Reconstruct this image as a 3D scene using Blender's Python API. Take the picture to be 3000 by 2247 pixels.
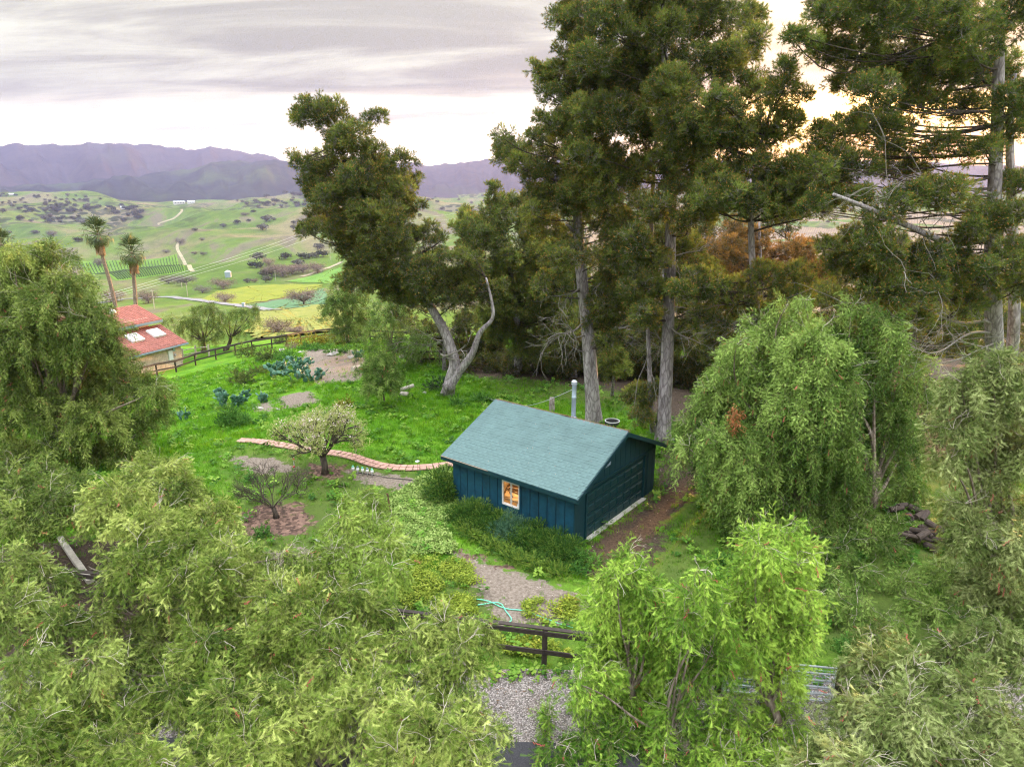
import bpy, math, random
import numpy as np
from mathutils import Vector, Matrix
random.seed(7); RNG = np.random.default_rng(7)
R = math.radians
sc = bpy.context.scene
for o in list(bpy.data.objects): bpy.data.objects.remove(o)
COL = sc.collection

# ------------------------------------------------------------------ camera
FPX, CX, CY, CAMZ = 1474.7, 1106.0, 828.5, 13.65      # pixel measures of the 2212 px wide view
PITCH = math.atan((1123.5 - 546) / 2000)
cam = bpy.data.cameras.new('camera'); co = bpy.data.objects.new('camera', cam); COL.objects.link(co)
cam.sensor_width = 36; cam.lens = 24; cam.clip_start = .1; cam.clip_end = 30000
co.location = (0, 0, CAMZ); co.rotation_euler = (math.pi/2 - PITCH, 0, 0)
sc.camera = co

# ------------------------------------------------------------------ sky, sun, exposure
SUN_AZ, SUN_EL = R(36), R(8)          # azimuth clockwise from the view axis (+Y)
wd = bpy.data.worlds.new('World'); sc.world = wd; wd.use_nodes = True
nt = wd.node_tree; nt.nodes.clear()
def N(t, k, **kw):
    n = t.nodes.new(k)
    for a, b in kw.items(): setattr(n, a, b)
    return n
def LK(t, a, b): t.links.new(a, b)
def MATH(t, op, a, b=None, c=None, clamp=False):
    n = N(t, 'ShaderNodeMath', operation=op); n.use_clamp = clamp
    for i, v in enumerate((a, b, c)):
        if v is None: continue
        if isinstance(v, (int, float)): n.inputs[i].default_value = v
        else: LK(t, v, n.inputs[i])
    return n.outputs[0]
def MIX(t, f, a, b, mode='MIX'):
    n = N(t, 'ShaderNodeMix', data_type='RGBA', blend_type=mode)
    for s, v in ((0, f), (6, a), (7, b)):
        if isinstance(v, (int, float)): n.inputs[s].default_value = v
        elif isinstance(v, tuple): n.inputs[s].default_value = (*v[:3], 1)
        else: LK(t, v, n.inputs[s])
    return n.outputs[2]
def SSTEP(t, x, a, b, lo=0., hi=1.):
    n = N(t, 'ShaderNodeMapRange', interpolation_type='SMOOTHSTEP')
    LK(t, x, n.inputs[0])
    for i, v in enumerate((a, b, lo, hi)): n.inputs[i+1].default_value = v
    return n.outputs[0]
def NOISE(t, vec, scale, detail=4, rough=.55, dist=0.):
    n = N(t, 'ShaderNodeTexNoise'); n.inputs['Scale'].default_value = scale
    n.inputs['Detail'].default_value = detail; n.inputs['Roughness'].default_value = rough
    n.inputs['Distortion'].default_value = dist
    if vec is not None: LK(t, vec, n.inputs['Vector'])
    return n.outputs['Fac']
out = N(nt, 'ShaderNodeOutputWorld'); bg = N(nt, 'ShaderNodeBackground')
bg.inputs[1].default_value = .1
sky = N(nt, 'ShaderNodeTexSky', sky_type='NISHITA'); sky.sun_disc = False
sky.sun_elevation = SUN_EL; sky.sun_rotation = SUN_AZ; sky.altitude = 200; sky.dust_density = 2.5
tc = N(nt, 'ShaderNodeTexCoord'); sp = N(nt, 'ShaderNodeSeparateXYZ'); LK(nt, tc.outputs['Generated'], sp.inputs[0])
z = MATH(nt, 'MAXIMUM', sp.outputs[2], 0.)
inv = MATH(nt, 'ADD', z, .10)
cb = N(nt, 'ShaderNodeCombineXYZ')
LK(nt, MATH(nt, 'DIVIDE', sp.outputs[0], inv), cb.inputs[0]); LK(nt, MATH(nt, 'DIVIDE', sp.outputs[1], inv), cb.inputs[1])
mp = N(nt, 'ShaderNodeMapping'); LK(nt, cb.outputs[0], mp.inputs[0]); mp.inputs['Rotation'].default_value = (0, 0, R(25)); mp.inputs['Scale'].default_value = (.42, 1.15, 1)
mp.inputs['Location'].default_value = (3.1, 1.7, 0)
n1 = NOISE(nt, mp.outputs[0], .55, 5, .52, .35)
n2 = NOISE(nt, mp.outputs[0], 1.25, 6, .58, .5)
cover = SSTEP(nt, MATH(nt, 'ADD', z, MATH(nt, 'MULTIPLY', MATH(nt, 'SUBTRACT', n1, .5), .26)), .055, .125)
# open band of thin bright haze near the horizon, warm
band = MIX(nt, .82, sky.outputs[0], (12.0, 10.0, 7.3))
sd = Vector((math.sin(SUN_AZ)*math.cos(SUN_EL), math.cos(SUN_AZ)*math.cos(SUN_EL), math.sin(SUN_EL)))
dt = N(nt, 'ShaderNodeVectorMath', operation='DOT_PRODUCT'); LK(nt, tc.outputs['Generated'], dt.inputs[0]); dt.inputs[1].default_value = sd
glow = SSTEP(nt, dt.outputs['Value'], .86, 1.0)
away = SSTEP(nt, dt.outputs['Value'], -.55, .60, .38, 1.)          # the open band dims away from the sunset
awc = N(nt, 'ShaderNodeCombineXYZ')
for i in range(3): LK(nt, away, awc.inputs[i])
bmul = N(nt, 'ShaderNodeVectorMath', operation='MULTIPLY'); LK(nt, band, bmul.inputs[0]); LK(nt, awc.outputs[0], bmul.inputs[1]); band = bmul.outputs[0]
band = MIX(nt, MATH(nt, 'MULTIPLY', glow, .75), band, (85., 44., 11.))
low = MATH(nt, 'MULTIPLY', SSTEP(nt, dt.outputs['Value'], .90, .985), SSTEP(nt, z, .02, .12, .92, 0.))
band = MIX(nt, low, band, (15., 6.0, 1.3))
lum = MATH(nt, 'MULTIPLY_ADD', z, 2.5, .42)
cl = MIX(nt, SSTEP(nt, n2, .38, .64), (1.50, 1.55, 1.27), (4.4, 4.42, 3.55))
cl = MIX(nt, SSTEP(nt, z, .16, .75), cl, (7.0, 7.3, 7.5))
lumc = N(nt, 'ShaderNodeCombineXYZ')
for i in range(3): LK(nt, lum, lumc.inputs[i])
clv = N(nt, 'ShaderNodeVectorMath', operation='MULTIPLY'); LK(nt, cl, clv.inputs[0]); LK(nt, lumc.outputs[0], clv.inputs[1])
LK(nt, MIX(nt, MATH(nt, 'MULTIPLY', cover, .93), band, clv.outputs[0]), bg.inputs[0]); LK(nt, bg.outputs[0], out.inputs[0])

sun = bpy.data.lights.new('sun', 'SUN'); so = bpy.data.objects.new('sun', sun); COL.objects.link(so)
sun.energy = 5.0; sun.angle = R(1.2); sun.color = (1, .47, .16)
so.rotation_euler = Vector(-sd).to_track_quat('-Z', 'Y').to_euler(); so.location = (60, 80, 60)

vs = sc.view_settings
vs.view_transform = 'Standard'; vs.look = 'None'; vs.exposure = 1.42; vs.gamma = 1; vs.use_curve_mapping = False
sc.cycles.max_bounces = 5; sc.cycles.diffuse_bounces = 2; sc.cycles.transmission_bounces = 3; sc.cycles.volume_bounces = 0
sc.cycles.use_denoising = True; sc.cycles.denoising_prefilter = 'NONE'; sc.cycles.filter_width = 1.2; sc.cycles.sample_clamp_indirect = 6

# ------------------------------------------------------------------ projection helpers (to find where things stand)
_fw = np.array([0, math.cos(PITCH), -math.sin(PITCH)]); _up = np.array([0, math.sin(PITCH), math.cos(PITCH)])
def ray(px, py): return _fw + np.array([1., 0, 0])*(px-CX)/FPX + _up*(CY-py)/FPX
def at_z(px, py, zz): d = ray(px, py); return np.array([0, 0, CAMZ]) + d*(zz-CAMZ)/d[2]
def at_y(px, py, y): d = ray(px, py); return np.array([0, 0, CAMZ]) + d*y/d[1]
def src(x, y): return (x*.737333, y*.737333)

# ------------------------------------------------------------------ terrain
DR = np.array([0, 38, 70, 110, 163, 260, 400, 600, 800, 1200, 1700, 2500, 3300, 6000.])
DD = np.array([0, 0, 1.7, 8.5, 16.5, 33, 51, 68, 77, 77, 73, 55, 40, 40.])
_w = [(1150, 1.0, .3), (760, .8, 1.9), (520, .55, 4.1), (340, .40, .7), (230, .22, 2.6), (150, .12, 5.0)]
_wd = [(.9, .3), (-.4, .9), (.6, -.8), (.2, 1.), (-.9, .5), (.75, .65)]
def hills(x, y):
    s = 0
    for (L, a, ph), (dx, dy) in zip(_w, _wd):
        n = math.hypot(dx, dy); s = s + a*np.sin((x*dx+y*dy)/n*2*math.pi/L + ph + .8*np.sin((x*dy-y*dx)/n*2*math.pi/(L*1.7)+ph*2))
    return s
def terr(x, y):
    x = np.asarray(x, float); y = np.asarray(y, float)
    r = np.hypot(x, y); az = np.degrees(np.arctan2(x, y))
    d = np.interp(r, DR, DD)
    k = .115*np.clip((-az-5)/22, 0, 1)*np.clip((az+100)/40, 0, 1)
    d = np.maximum(d, k*np.clip(r-38, 0, 40))
    amp = np.interp(r, [150, 350, 600, 1000, 1600, 2600, 3300], [0, .8, 4.5, 11, 20, 26, 10])
    return -d + amp*hills(x, y) + np.interp(r, [0, 30, 80, 200], [.0, .03, .1, .5])*np.sin(x*.31+1.3*np.sin(y*.23))*np.sin(y*.27+.8)
def at_ground(px, py, far=5000):
    d = ray(px, py); o = np.array([0, 0, CAMZ])
    t = np.concatenate([np.arange(5, 120, .1), np.geomspace(120, far, 3000)])
    P = o + t[:, None]*d
    below = P[:, 2] < terr(P[:, 0], P[:, 1])
    if not below.any(): return P[-1]
    i = max(1, int(np.argmax(below)))
    a = P[i-1]; b = P[i]
    ga = a[2]-terr(a[0], a[1]); gb = b[2]-terr(b[0], b[1])
    q = a + (b-a)*(ga/(ga-gb+1e-9)); q[2] = float(terr(q[0], q[1])); return q
def gz(x, y): return float(terr(x, y))

# ------------------------------------------------------------------ object helpers
def tag(o, label=None, cat=None, group=None, kind=None):
    for k, v in (('label', label), ('category', cat), ('group', group), ('kind', kind)):
        if v: o[k] = v
    return o
def empty(name, loc=(0, 0, 0), rz=0., **kw):
    o = bpy.data.objects.new(name, None); COL.objects.link(o); o.location = loc; o.rotation_euler = (0, 0, rz)
    o.empty_display_size = .2
    return tag(o, **kw)
def link(name, me, parent=None, loc=None, rot=None, scale=None):
    o = bpy.data.objects.new(name, me); COL.objects.link(o)
    if parent: o.parent = parent
    if loc is not None: o.location = loc
    if rot is not None: o.rotation_euler = rot
    if scale is not None: o.scale = scale if hasattr(scale, '__len__') else (scale,)*3
    return o
class MB:
    def __init__(s): s.v = []; s.f = []; s.m = []; s.n = 0
    def add(s, vs, fs, mi=0):
        b = s.n; s.v.append(np.asarray(vs, float).reshape(-1, 3)); s.n += len(s.v[-1])
        s.f += [tuple(i+b for i in f) for f in fs]; s.m += [mi]*len(fs); return s
    def box(s, c, d, rz=0., mi=0, M=None):
        x, y, zz = d[0]/2, d[1]/2, d[2]/2
        v = np.array([(a, b, e) for a in (-x, x) for b in (-y, y) for e in (-zz, zz)])
        if M is not None: v = v @ np.array(M).T
        elif rz: ca, sa = math.cos(rz), math.sin(rz); v = v @ np.array([[ca, sa, 0], [-sa, ca, 0], [0, 0, 1]])
        return s.add(v + np.array(c), [(0, 1, 3, 2), (4, 6, 7, 5), (0, 4, 5, 1), (2, 3, 7, 6), (0, 2, 6, 4), (1, 5, 7, 3)], mi)
    def tube(s, P, r, n=6, mi=0, cap=True):
        P = np.asarray(P, float); k = len(P); r = np.broadcast_to(np.asarray(r, float), (k,))
        T = np.gradient(P, axis=0); T /= np.linalg.norm(T, axis=1)[:, None]+1e-9
        a = np.array([0, 0, 1.]) if abs(T[0][2]) < .9 else np.array([1., 0, 0])
        vs = []
        U = np.cross(T[0], a); U /= np.linalg.norm(U)
        for i in range(k):
            U = U - T[i]*(U@T[i]); U /= np.linalg.norm(U)+1e-9; W = np.cross(T[i], U)
            for j in range(n):
                t = 2*math.pi*j/n; vs.append(P[i] + r[i]*(math.cos(t)*U + math.sin(t)*W))
        fs = [(i*n+j, i*n+(j+1) % n, (i+1)*n+(j+1) % n, (i+1)*n+j) for i in range(k-1) for j in range(n)]
        if cap: fs += [tuple(reversed(range(n))), tuple((k-1)*n+j for j in range(n))]
        return s.add(vs, fs, mi)
    def lathe(s, prof, n=12, c=(0, 0, 0), mi=0):
        vs = [(c[0]+q[0]*math.cos(2*math.pi*j/n), c[1]+q[0]*math.sin(2*math.pi*j/n), c[2]+q[1]) for q in prof for j in range(n)]
        fs = [(i*n+j, i*n+(j+1) % n, (i+1)*n+(j+1) % n, (i+1)*n+j) for i in range(len(prof)-1) for j in range(n)]
        return s.add(vs, fs, mi)
    def mesh(s, name, mats, smooth=False):
        me = bpy.data.meshes.new(name)
        if s.n: me.from_pydata(np.concatenate(s.v).tolist(), [], s.f)
        for m in (mats if isinstance(mats, (list, tuple)) else [mats]): me.materials.append(m)
        if any(s.m): me.polygons.foreach_set('material_index', s.m)
        if smooth: me.polygons.foreach_set('use_smooth', [True]*len(me.polygons))
        me.update(); return me
    def build(s, name, mats, parent=None, smooth=False, **kw):
        o = link(name, s.mesh(name, mats, smooth), parent); return tag(o, **kw)

# ------------------------------------------------------------------ materials
def mat(name):
    m = bpy.data.materials.new(name); m.use_nodes = True; t = m.node_tree; b = t.nodes['Principled BSDF']; return m, t, b
def simple(name, col, rough=.7, metal=0., var=.12, scale=6., bump=0., coord='Object', spec=.4):
    m, t, b = mat(name); b.inputs['Roughness'].default_value = rough; b.inputs['Metallic'].default_value = metal
    b.inputs['Specular IOR Level'].default_value = spec
    tcx = N(t, 'ShaderNodeTexCoord'); n = NOISE(t, tcx.outputs[coord], scale, 5, .6)
    lo = tuple(c*(1-var*1.6) for c in col); hi = tuple(min(1, c*(1+var*1.6)) for c in col)
    oi = N(t, 'ShaderNodeObjectInfo')
    f = MATH(t, 'ADD', MATH(t, 'MULTIPLY', SSTEP(t, n, .25, .75), .7), MATH(t, 'MULTIPLY', oi.outputs['Random'], .3))
    LK(t, MIX(t, f, lo, hi), b.inputs['Base Color'])
    if bump:
        bp = N(t, 'ShaderNodeBump'); bp.inputs['Strength'].default_value = bump; bp.inputs['Distance'].default_value = .02
        LK(t, NOISE(t, tcx.outputs[coord], scale*4, 4, .7), bp.inputs['Height']); LK(t, bp.outputs[0], b.inputs['Normal'])
    return m
def leaf(name, c0, c1, c2, trans=.17, rough=.55):
    """foliage: the colour runs c0..c1..c2 over a per-spray value, plus a random shift per spray"""
    m, t, b = mat(name); b.inputs['Roughness'].default_value = rough; b.inputs['Specular IOR Level'].default_value = .12
    at = N(t, 'ShaderNodeAttribute', attribute_type='INSTANCER', attribute_name='tint')
    oi = N(t, 'ShaderNodeObjectInfo')
    f = MATH(t, 'ADD', at.outputs['Fac'], MATH(t, 'MULTIPLY_ADD', oi.outputs['Random'], .64, -.32), clamp=True)
    cr = N(t, 'ShaderNodeValToRGB'); LK(t, f, cr.inputs[0]); e = cr.color_ramp.elements
    e[0].color = (*c0, 1); e[1].color = (*c2, 1); e[1].position = 1; k = e.new(.5); k.color = (*c1, 1)
    LK(t, cr.outputs[0], b.inputs['Base Color'])
    tr = N(t, 'ShaderNodeBsdfTranslucent'); LK(t, cr.outputs[0], tr.inputs[0])
    ms = N(t, 'ShaderNodeMixShader'); ms.inputs[0].default_value = trans
    LK(t, b.outputs[0], ms.inputs[1]); LK(t, tr.outputs[0], ms.inputs[2]); LK(t, ms.outputs[0], t.nodes['Material Output'].inputs[0])
    return m
def bark(name, a, bcol, scale=5.):
    m, t, b = mat(name); b.inputs['Roughness'].default_value = .9; b.inputs['Specular IOR Level'].default_value = .2
    tcx = N(t, 'ShaderNodeTexCoord'); mpn = N(t, 'ShaderNodeMapping'); LK(t, tcx.outputs['Object'], mpn.inputs[0]); mpn.inputs['Scale'].default_value = (1, 1, .3)
    vo = N(t, 'ShaderNodeTexVoronoi', feature='DISTANCE_TO_EDGE'); vo.inputs['Scale'].default_value = scale; LK(t, mpn.outputs[0], vo.inputs['Vector'])
    cr = SSTEP(t, vo.outputs['Distance'], 0, .16); n = NOISE(t, mpn.outputs[0], scale*.7, 6, .7)
    f = MATH(t, 'MULTIPLY', MATH(t, 'MULTIPLY_ADD', cr, .55, .45), SSTEP(t, n, .2, .75))
    LK(t, MIX(t, f, a, bcol), b.inputs['Base Color'])
    bp = N(t, 'ShaderNodeBump'); bp.inputs['Strength'].default_value = .7; bp.inputs['Distance'].default_value = .05; LK(t, f, bp.inputs['Height']); LK(t, bp.outputs[0], b.inputs['Normal'])
    return m
M = dict(
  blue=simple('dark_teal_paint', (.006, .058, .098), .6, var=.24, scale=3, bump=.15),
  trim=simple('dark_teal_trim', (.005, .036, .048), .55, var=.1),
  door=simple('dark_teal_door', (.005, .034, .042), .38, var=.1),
  shingle=simple('green_shingle', (.100, .166, .166), .85, var=.11, scale=1.3, bump=.5),
  shingle_old=simple('grey_shingle', (.16, .16, .18), .9, var=.2),
  bare_ply=simple('weathered_edge', (.36, .27, .21), .9, var=.2),
  white=simple('white_vinyl', (.66, .66, .66), .4, var=.04),
  galv=simple('galvanised_metal', (.36, .44, .52), .5, .35, var=.1),
  steel=simple('dull_steel', (.55, .60, .64), .45, .5, var=.1),
  wood=simple('dark_stained_wood', (.048, .036, .031), .75, var=.25, bump=.3),
  oldwood=simple('grey_weathered_wood', (.42, .38, .33), .85, var=.2, bump=.4),
  log=simple('split_log', (.075, .055, .046), .9, var=.3, bump=.5),
  stone=simple('pale_stone', (.38, .35, .33), .85, var=.2, bump=.5),
  brick=simple('pink_paver', (.46, .27, .22), .85, var=.16, bump=.3),
  concrete=simple('concrete', (.48, .46, .42), .85, var=.12),
  litter=simple('pine_needle_litter', (.22, .125, .07), .95, var=.35, scale=18, bump=.6),
  asphalt=simple('asphalt', (.050, .048, .055), .9, var=.25, scale=25, bump=.5),
  pinebark=bark('pine_bark', (.10, .082, .082), (.56, .51, .52)),
  palebark=bark('pale_bark', (.13, .10, .085), (.50, .46, .42), 7),
  pepperbark=bark('pepper_bark', (.09, .065, .045), (.36, .30, .24), 6),
  darkbark=bark('dark_bark', (.035, .028, .022), (.14, .11, .09), 8),
  twig=simple('pale_twig', (.40, .35, .29), .85, var=.2),
  deadtwig=simple('grey_twig', (.25, .225, .20), .9, var=.25),
  cactus=simple('cactus_green', (.075, .18, .12), .55, var=.22, scale=3),
  tile=simple('red_clay_tile', (.31, .12, .095), .8, var=.25, scale=3),
  glass=simple('skylight_glass', (.42, .41, .44), .12, var=.05),
  hose=simple('hose_green', (.16, .62, .42), .4, var=.06),
  red=simple('red_plastic', (.55, .04, .03), .4), yellow=simple('yellow_cap', (.75, .40, .05), .5), rust=simple('rusty_iron', (.11, .05, .035), .85, var=.25),
  black=simple('black_plastic', (.02, .02, .022), .5), bluedoor=simple('grey_blue_paint', (.17, .26, .32), .6),
)

# ------------------------------------------------------------------ scatter (geometry-node foliage kept as one mass per crown)
def scatter_tree(name, sources, realize=False):
    g = bpy.data.node_groups.new(name, 'GeometryNodeTree'); g.is_modifier = True
    g.interface.new_socket('Geometry', in_out='INPUT', socket_type='NodeSocketGeometry')
    g.interface.new_socket('Geometry', in_out='OUTPUT', socket_type='NodeSocketGeometry')
    i = N(g, 'NodeGroupInput'); o = N(g, 'NodeGroupOutput'); ip = N(g, 'GeometryNodeInstanceOnPoints')
    LK(g, i.outputs[0], ip.inputs['Points'])
    g2i = N(g, 'GeometryNodeJoinGeometry')
    for s in reversed(sources):
        oi = N(g, 'GeometryNodeObjectInfo'); oi.inputs['Object'].default_value = s; oi.inputs['As Instance'].default_value = False
        gi = N(g, 'GeometryNodeGeometryToInstance'); LK(g, oi.outputs['Geometry'], gi.inputs[0]); LK(g, gi.outputs[0], g2i.inputs[0])
    LK(g, g2i.outputs[0], ip.inputs['Instance']); ip.inputs['Pick Instance'].default_value = True
    def attr(nm, ty):
        a = N(g, 'GeometryNodeInputNamedAttribute', data_type=ty); a.inputs['Name'].default_value = nm; return a.outputs[0]
    er = N(g, 'FunctionNodeEulerToRotation'); LK(g, attr('rot', 'FLOAT_VECTOR'), er.inputs[0]); LK(g, er.outputs[0], ip.inputs['Rotation'])
    LK(g, attr('scl', 'FLOAT'), ip.inputs['Scale']); LK(g, attr('pick', 'INT'), ip.inputs['Instance Index'])
    LK(g, ip.outputs[0], o.inputs[0]); return g
def eulers(D, roll):
    """XYZ eulers turning +Z to D, rolled about it"""
    D = D/np.linalg.norm(D, axis=1)[:, None]
    ph = np.arctan2(D[:, 1], D[:, 0]); th = np.arccos(np.clip(D[:, 2], -1, 1))
    cp, sp_, ct, st, cr, sr = np.cos(ph), np.sin(ph), np.cos(th), np.sin(th), np.cos(roll), np.sin(roll)
    r00 = cp*ct*cr - sp_*sr; r10 = sp_*ct*cr + cp*sr; r20 = -st*cr
    r21 = st*sr; r22 = ct
    return np.stack([np.arctan2(r21, r22), -np.arcsin(np.clip(r20, -1, 1)), np.arctan2(r10, r00)], 1)
def scatter(name, group, nsrc, P, D, S, T, parent=None, weights=None, **kw):
    P = np.asarray(P); n = len(P); me = bpy.data.meshes.new(name); me.vertices.add(n)
    off = np.array(parent.matrix_basis.translation) if parent else np.zeros(3)
    if parent and abs(parent.rotation_euler.z) > 1e-6: raise ValueError
    me.vertices.foreach_set('co', (P-off).astype(np.float32).ravel())
    rot = eulers(D, RNG.uniform(0, 6.283, n))
    a = me.attributes.new('rot', 'FLOAT_VECTOR', 'POINT'); a.data.foreach_set('vector', rot.astype(np.float32).ravel())
    a = me.attributes.new('scl', 'FLOAT', 'POINT'); a.data.foreach_set('value', np.asarray(S, np.float32))
    a = me.attributes.new('tint', 'FLOAT', 'POINT'); a.data.foreach_set('value', np.asarray(T, np.float32))
    pk = RNG.choice(nsrc, n, p=weights).astype(np.int32)
    a = me.attributes.new('pick', 'INT', 'POINT'); a.data.foreach_set('value', pk)
    o = link(name, me, parent); md = o.modifiers.new('scatter', 'NODES'); md.node_group = group
    kw.setdefault('kind', 'stuff'); return tag(o, **kw)
def proto(name, mb, mats): return bpy.data.objects.new(name, mb.mesh(name, mats))

def rnd(a, b): return random.uniform(a, b)
def unit(v): v = np.asarray(v, float); return v/(np.linalg.norm(v)+1e-9)
def pepper_spray(rng, L=.40, nl=7, berries=False, leafL=.21, w=.014, pairs=9):
    mb = MB(); V = []; Fc = []
    stem = [np.array([.05*math.sin(t*2.2)+.10*t*t, .04*math.sin(t*3), t*L]) for t in np.linspace(0, 1, 5)]
    mb.tube(stem, [.005, .004, .003, .003, .002], 3, 1, cap=False)
    for k in range(nl):
        t = (k+.5)/nl; p = np.array([.05*math.sin(t*2.2)+.10*t*t, .04*math.sin(t*3), t*L])
        a = k*2.4 + rng.uniform(-.3, .3); el = rng.uniform(.5, 1.05)
        d = np.array([math.cos(a)*math.sin(el), math.sin(a)*math.sin(el), math.cos(el)])
        side = unit(np.cross(d, rng.normal(size=3))); ll = leafL*rng.uniform(.75, 1.15); bend = unit(rng.normal(size=3))*.18
        for j in range(pairs):
            s = (j+1)/(pairs+.5); q = p + d*ll*s + bend*ll*s*s
            lw = .052*math.sin(math.pi*min(1, .25+.75*(1-s*.75)))*rng.uniform(.8, 1.15)
            for sg in (-1, 1):
                tip = q + side*sg*lw + d*lw*.55
                b0 = q - d*w*.5; b1 = q + d*w*.5
                n0 = len(V); V += [b0, tip, b1]; Fc.append((n0, n0+1, n0+2))
    mb.add(V, Fc, 0)
    if berries:
        for k in range(16):
            t = k/16; c = np.array([.12+rng.normal()*.015, .05+rng.normal()*.015, .25+t*.26]); r_ = .015
            mb.add([c+(r_, 0, 0), c-(r_, 0, 0), c+(0, r_, 0), c-(0, r_, 0), c+(0, 0, r_), c-(0, 0, r_)],
                   [(0, 2, 4), (2, 1, 4), (1, 3, 4), (3, 0, 4), (2, 0, 5), (1, 2, 5), (3, 1, 5), (0, 3, 5)], 2)
    return mb
STEM = simple('green_stem', (.20, .20, .08), .8, var=.2)
BERRY = simple('pink_berry', (.46, .10, .09), .5, var=.25)
def pepper_kit(name, c0, c1, c2):
    lm = leaf(name+'_leaf', c0, c1, c2); rng = np.random.default_rng(hash(name) % 1000 if False else len(name))
    src_ = [proto('spray', pepper_spray(rng), [lm, STEM, BERRY]) for _ in range(3)]
    src_ += [proto('spray', pepper_spray(rng, berries=True), [lm, STEM, BERRY])]
    return scatter_tree(name, src_)
def pine_spray(rng, bud=True, nneed=24, nl=.16, w=.017):
    mb = MB(); V = []; Fc = []
    tw = [((0, 0, 0), unit((0, 0, 1)), .42)]
    for k in range(5):
        a = k*1.257+rng.uniform(-.4, .4); e = rng.uniform(.45, .95)
        tw.append(((0, 0, .05+.05*k), np.array([math.cos(a)*math.sin(e), math.sin(a)*math.sin(e), math.cos(e)]), rng.uniform(.26, .36)))
    for (p, d, L) in tw:
        p = np.array(p); e = p+d*L
        mb.tube([p, (p+e)/2, e], [.009, .007, .004], 3, 1, cap=False)
        for k in range(nneed):
            s = rng.uniform(.35, 1.02); q = p+d*L*s
            v = unit(rng.normal(size=3)); v = unit(v - d*(v@d) + d*rng.uniform(.35, 1.5)); n_ = nl*rng.uniform(.75, 1.15)
            sd_ = unit(np.cross(v, rng.normal(size=3)))*w*.5
            i = len(V); V += [q-sd_, q+v*n_, q+sd_]; Fc.append((i, i+1, i+2))
        if bud and rng.random() < .6:
            for kk in range(2):
                c = e+rng.normal(size=3)*.022; r_ = .020; l_ = .035
                mb.add([c+(r_, 0, 0), c-(r_, 0, 0), c+(0, r_, 0), c-(0, r_, 0), c+d*l_, c-d*l_],
                       [(0, 2, 4), (2, 1, 4), (1, 3, 4), (3, 0, 4), (2, 0, 5), (1, 2, 5), (3, 1, 5), (0, 3, 5)], 2)
    mb.add(V, Fc, 0); return mb
BUD = simple('pollen_cone', (.44, .20, .05), .7, var=.25)
def pine_kit(name, c0, c1, c2):
    lm = leaf(name+'_needle', c0, c1, c2, .45); rng = np.random.default_rng(11)
    return scatter_tree(name, [proto('tuft', pine_spray(rng), [lm, M['deadtwig'], BUD]), proto('tuft', pine_spray(rng, True), [lm, M['deadtwig'], BUD]), proto('tuft', pine_spray(rng, False), [lm, M['deadtwig'], BUD])])

def blobpts(c, r, n, rng, squash=1., zmin=-.35, rmin=.72, rmax=1.05):
    d = rng.normal(size=(int(n*1.9)+4, 3)); d /= np.linalg.norm(d, axis=1)[:, None]; d = d[d[:, 2] > zmin][:n]
    rr = rng.uniform(rmin**2, rmax**2, len(d))**.5
    return np.array(c) + d*(r*rr)[:, None]*np.array([1, 1, squash]), d
def drape(blobs, dens, rng, tint0=.5, tips=.40, hang=2, step=.34, sub=4):
    """weeping foliage: each lobe is a fountain of arching boughs; sprays line every bough and hang in strands from its end"""
    P, D, S, T = [], [], [], []
    G = np.array([0, 0, -1.])
    for (c, r) in blobs:
        c = np.array(c); lt = tint0 + rng.uniform(-.20, .20); n = max(7, int(dens*.72*r*r/.36*(.55/step*.34/.34)**1))
        for _ in range(n):
            d = rng.normal(size=3); d[2] = abs(d[2])*1.0 - .10; d = unit(d); L = r*rng.uniform(.6, 1.12); bt = lt + rng.uniform(-.26, .26)
            st = c + rng.normal(size=3)*r*.16; sag = rng.uniform(.30, .62)*r
            k = max(4, int(L/step*4.4)); ss = np.linspace(.30, 1., k) + rng.uniform(-.04, .04, k)
            p = st + d*L*ss[:, None] + G*sag*(ss**2.2)[:, None]; tg = d + G*sag/L*2.2*(ss**1.2)[:, None]; tg /= np.linalg.norm(tg, axis=1)[:, None]
            P.append(p + rng.normal(size=p.shape)*.05); D.append(tg*.75 + G*.42 + rng.normal(size=p.shape)*.30); S.append(rng.uniform(.6, 1.15, k)); T.append(np.clip(bt + tips*(ss-.75) + rng.normal(size=k)*.05, 0, 1))
            q = p[-1].copy(); dd = tg[-1].copy()
            for h in range(hang):
                m = 3 if h == 0 else 2; qq = q + rng.normal(size=(m, 3))*.06
                dd = dd*.45 + G*.9 + rng.normal(size=3)*.10; q = q + unit(dd)*step; P.append(qq); D.append(np.repeat(dd[None], m, 0)); S.append(rng.uniform(.75, 1.1, m)); T.append(np.clip(bt + .06 - .10*h + rng.normal(size=m)*.05, 0, 1))
    return np.concatenate(P), np.concatenate(D), np.concatenate(S), np.concatenate(T)
def tufted(blobs, dens, rng, tint0=.5, squash=.72, upb=.45, lean=(0, 0, 0), sub=4):
    P, D, S, T = [], [], [], []
    for (c, r) in blobs:
        lt = tint0+rng.uniform(-.12, .12); subs = [(np.array(c), r*.80)]
        for _ in range(sub):
            d = unit(rng.normal(size=3)*np.array([1, 1, .8])); subs.append((np.array(c)+d*r*.66, r*rng.uniform(.38, .60)))
        for (cc, rr) in subs:
            n = max(4, int(dens*4*math.pi*rr*rr*.55)); p, d = blobpts(cc, rr, n, rng, squash, -.75, .55, 1.08)
            P.append(p); dd = d + np.array([0, 0, upb]) + np.array(lean) + rng.normal(size=d.shape)*.3; D.append(dd)
            S.append(rng.uniform(.62, 1.1, len(p))); T.append(np.clip(lt+rng.normal(size=len(p))*.12+.10*d[:, 2]+rng.uniform(-.24, .24), 0, 1))
    return np.concatenate(P), np.concatenate(D), np.concatenate(S), np.concatenate(T)
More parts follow.
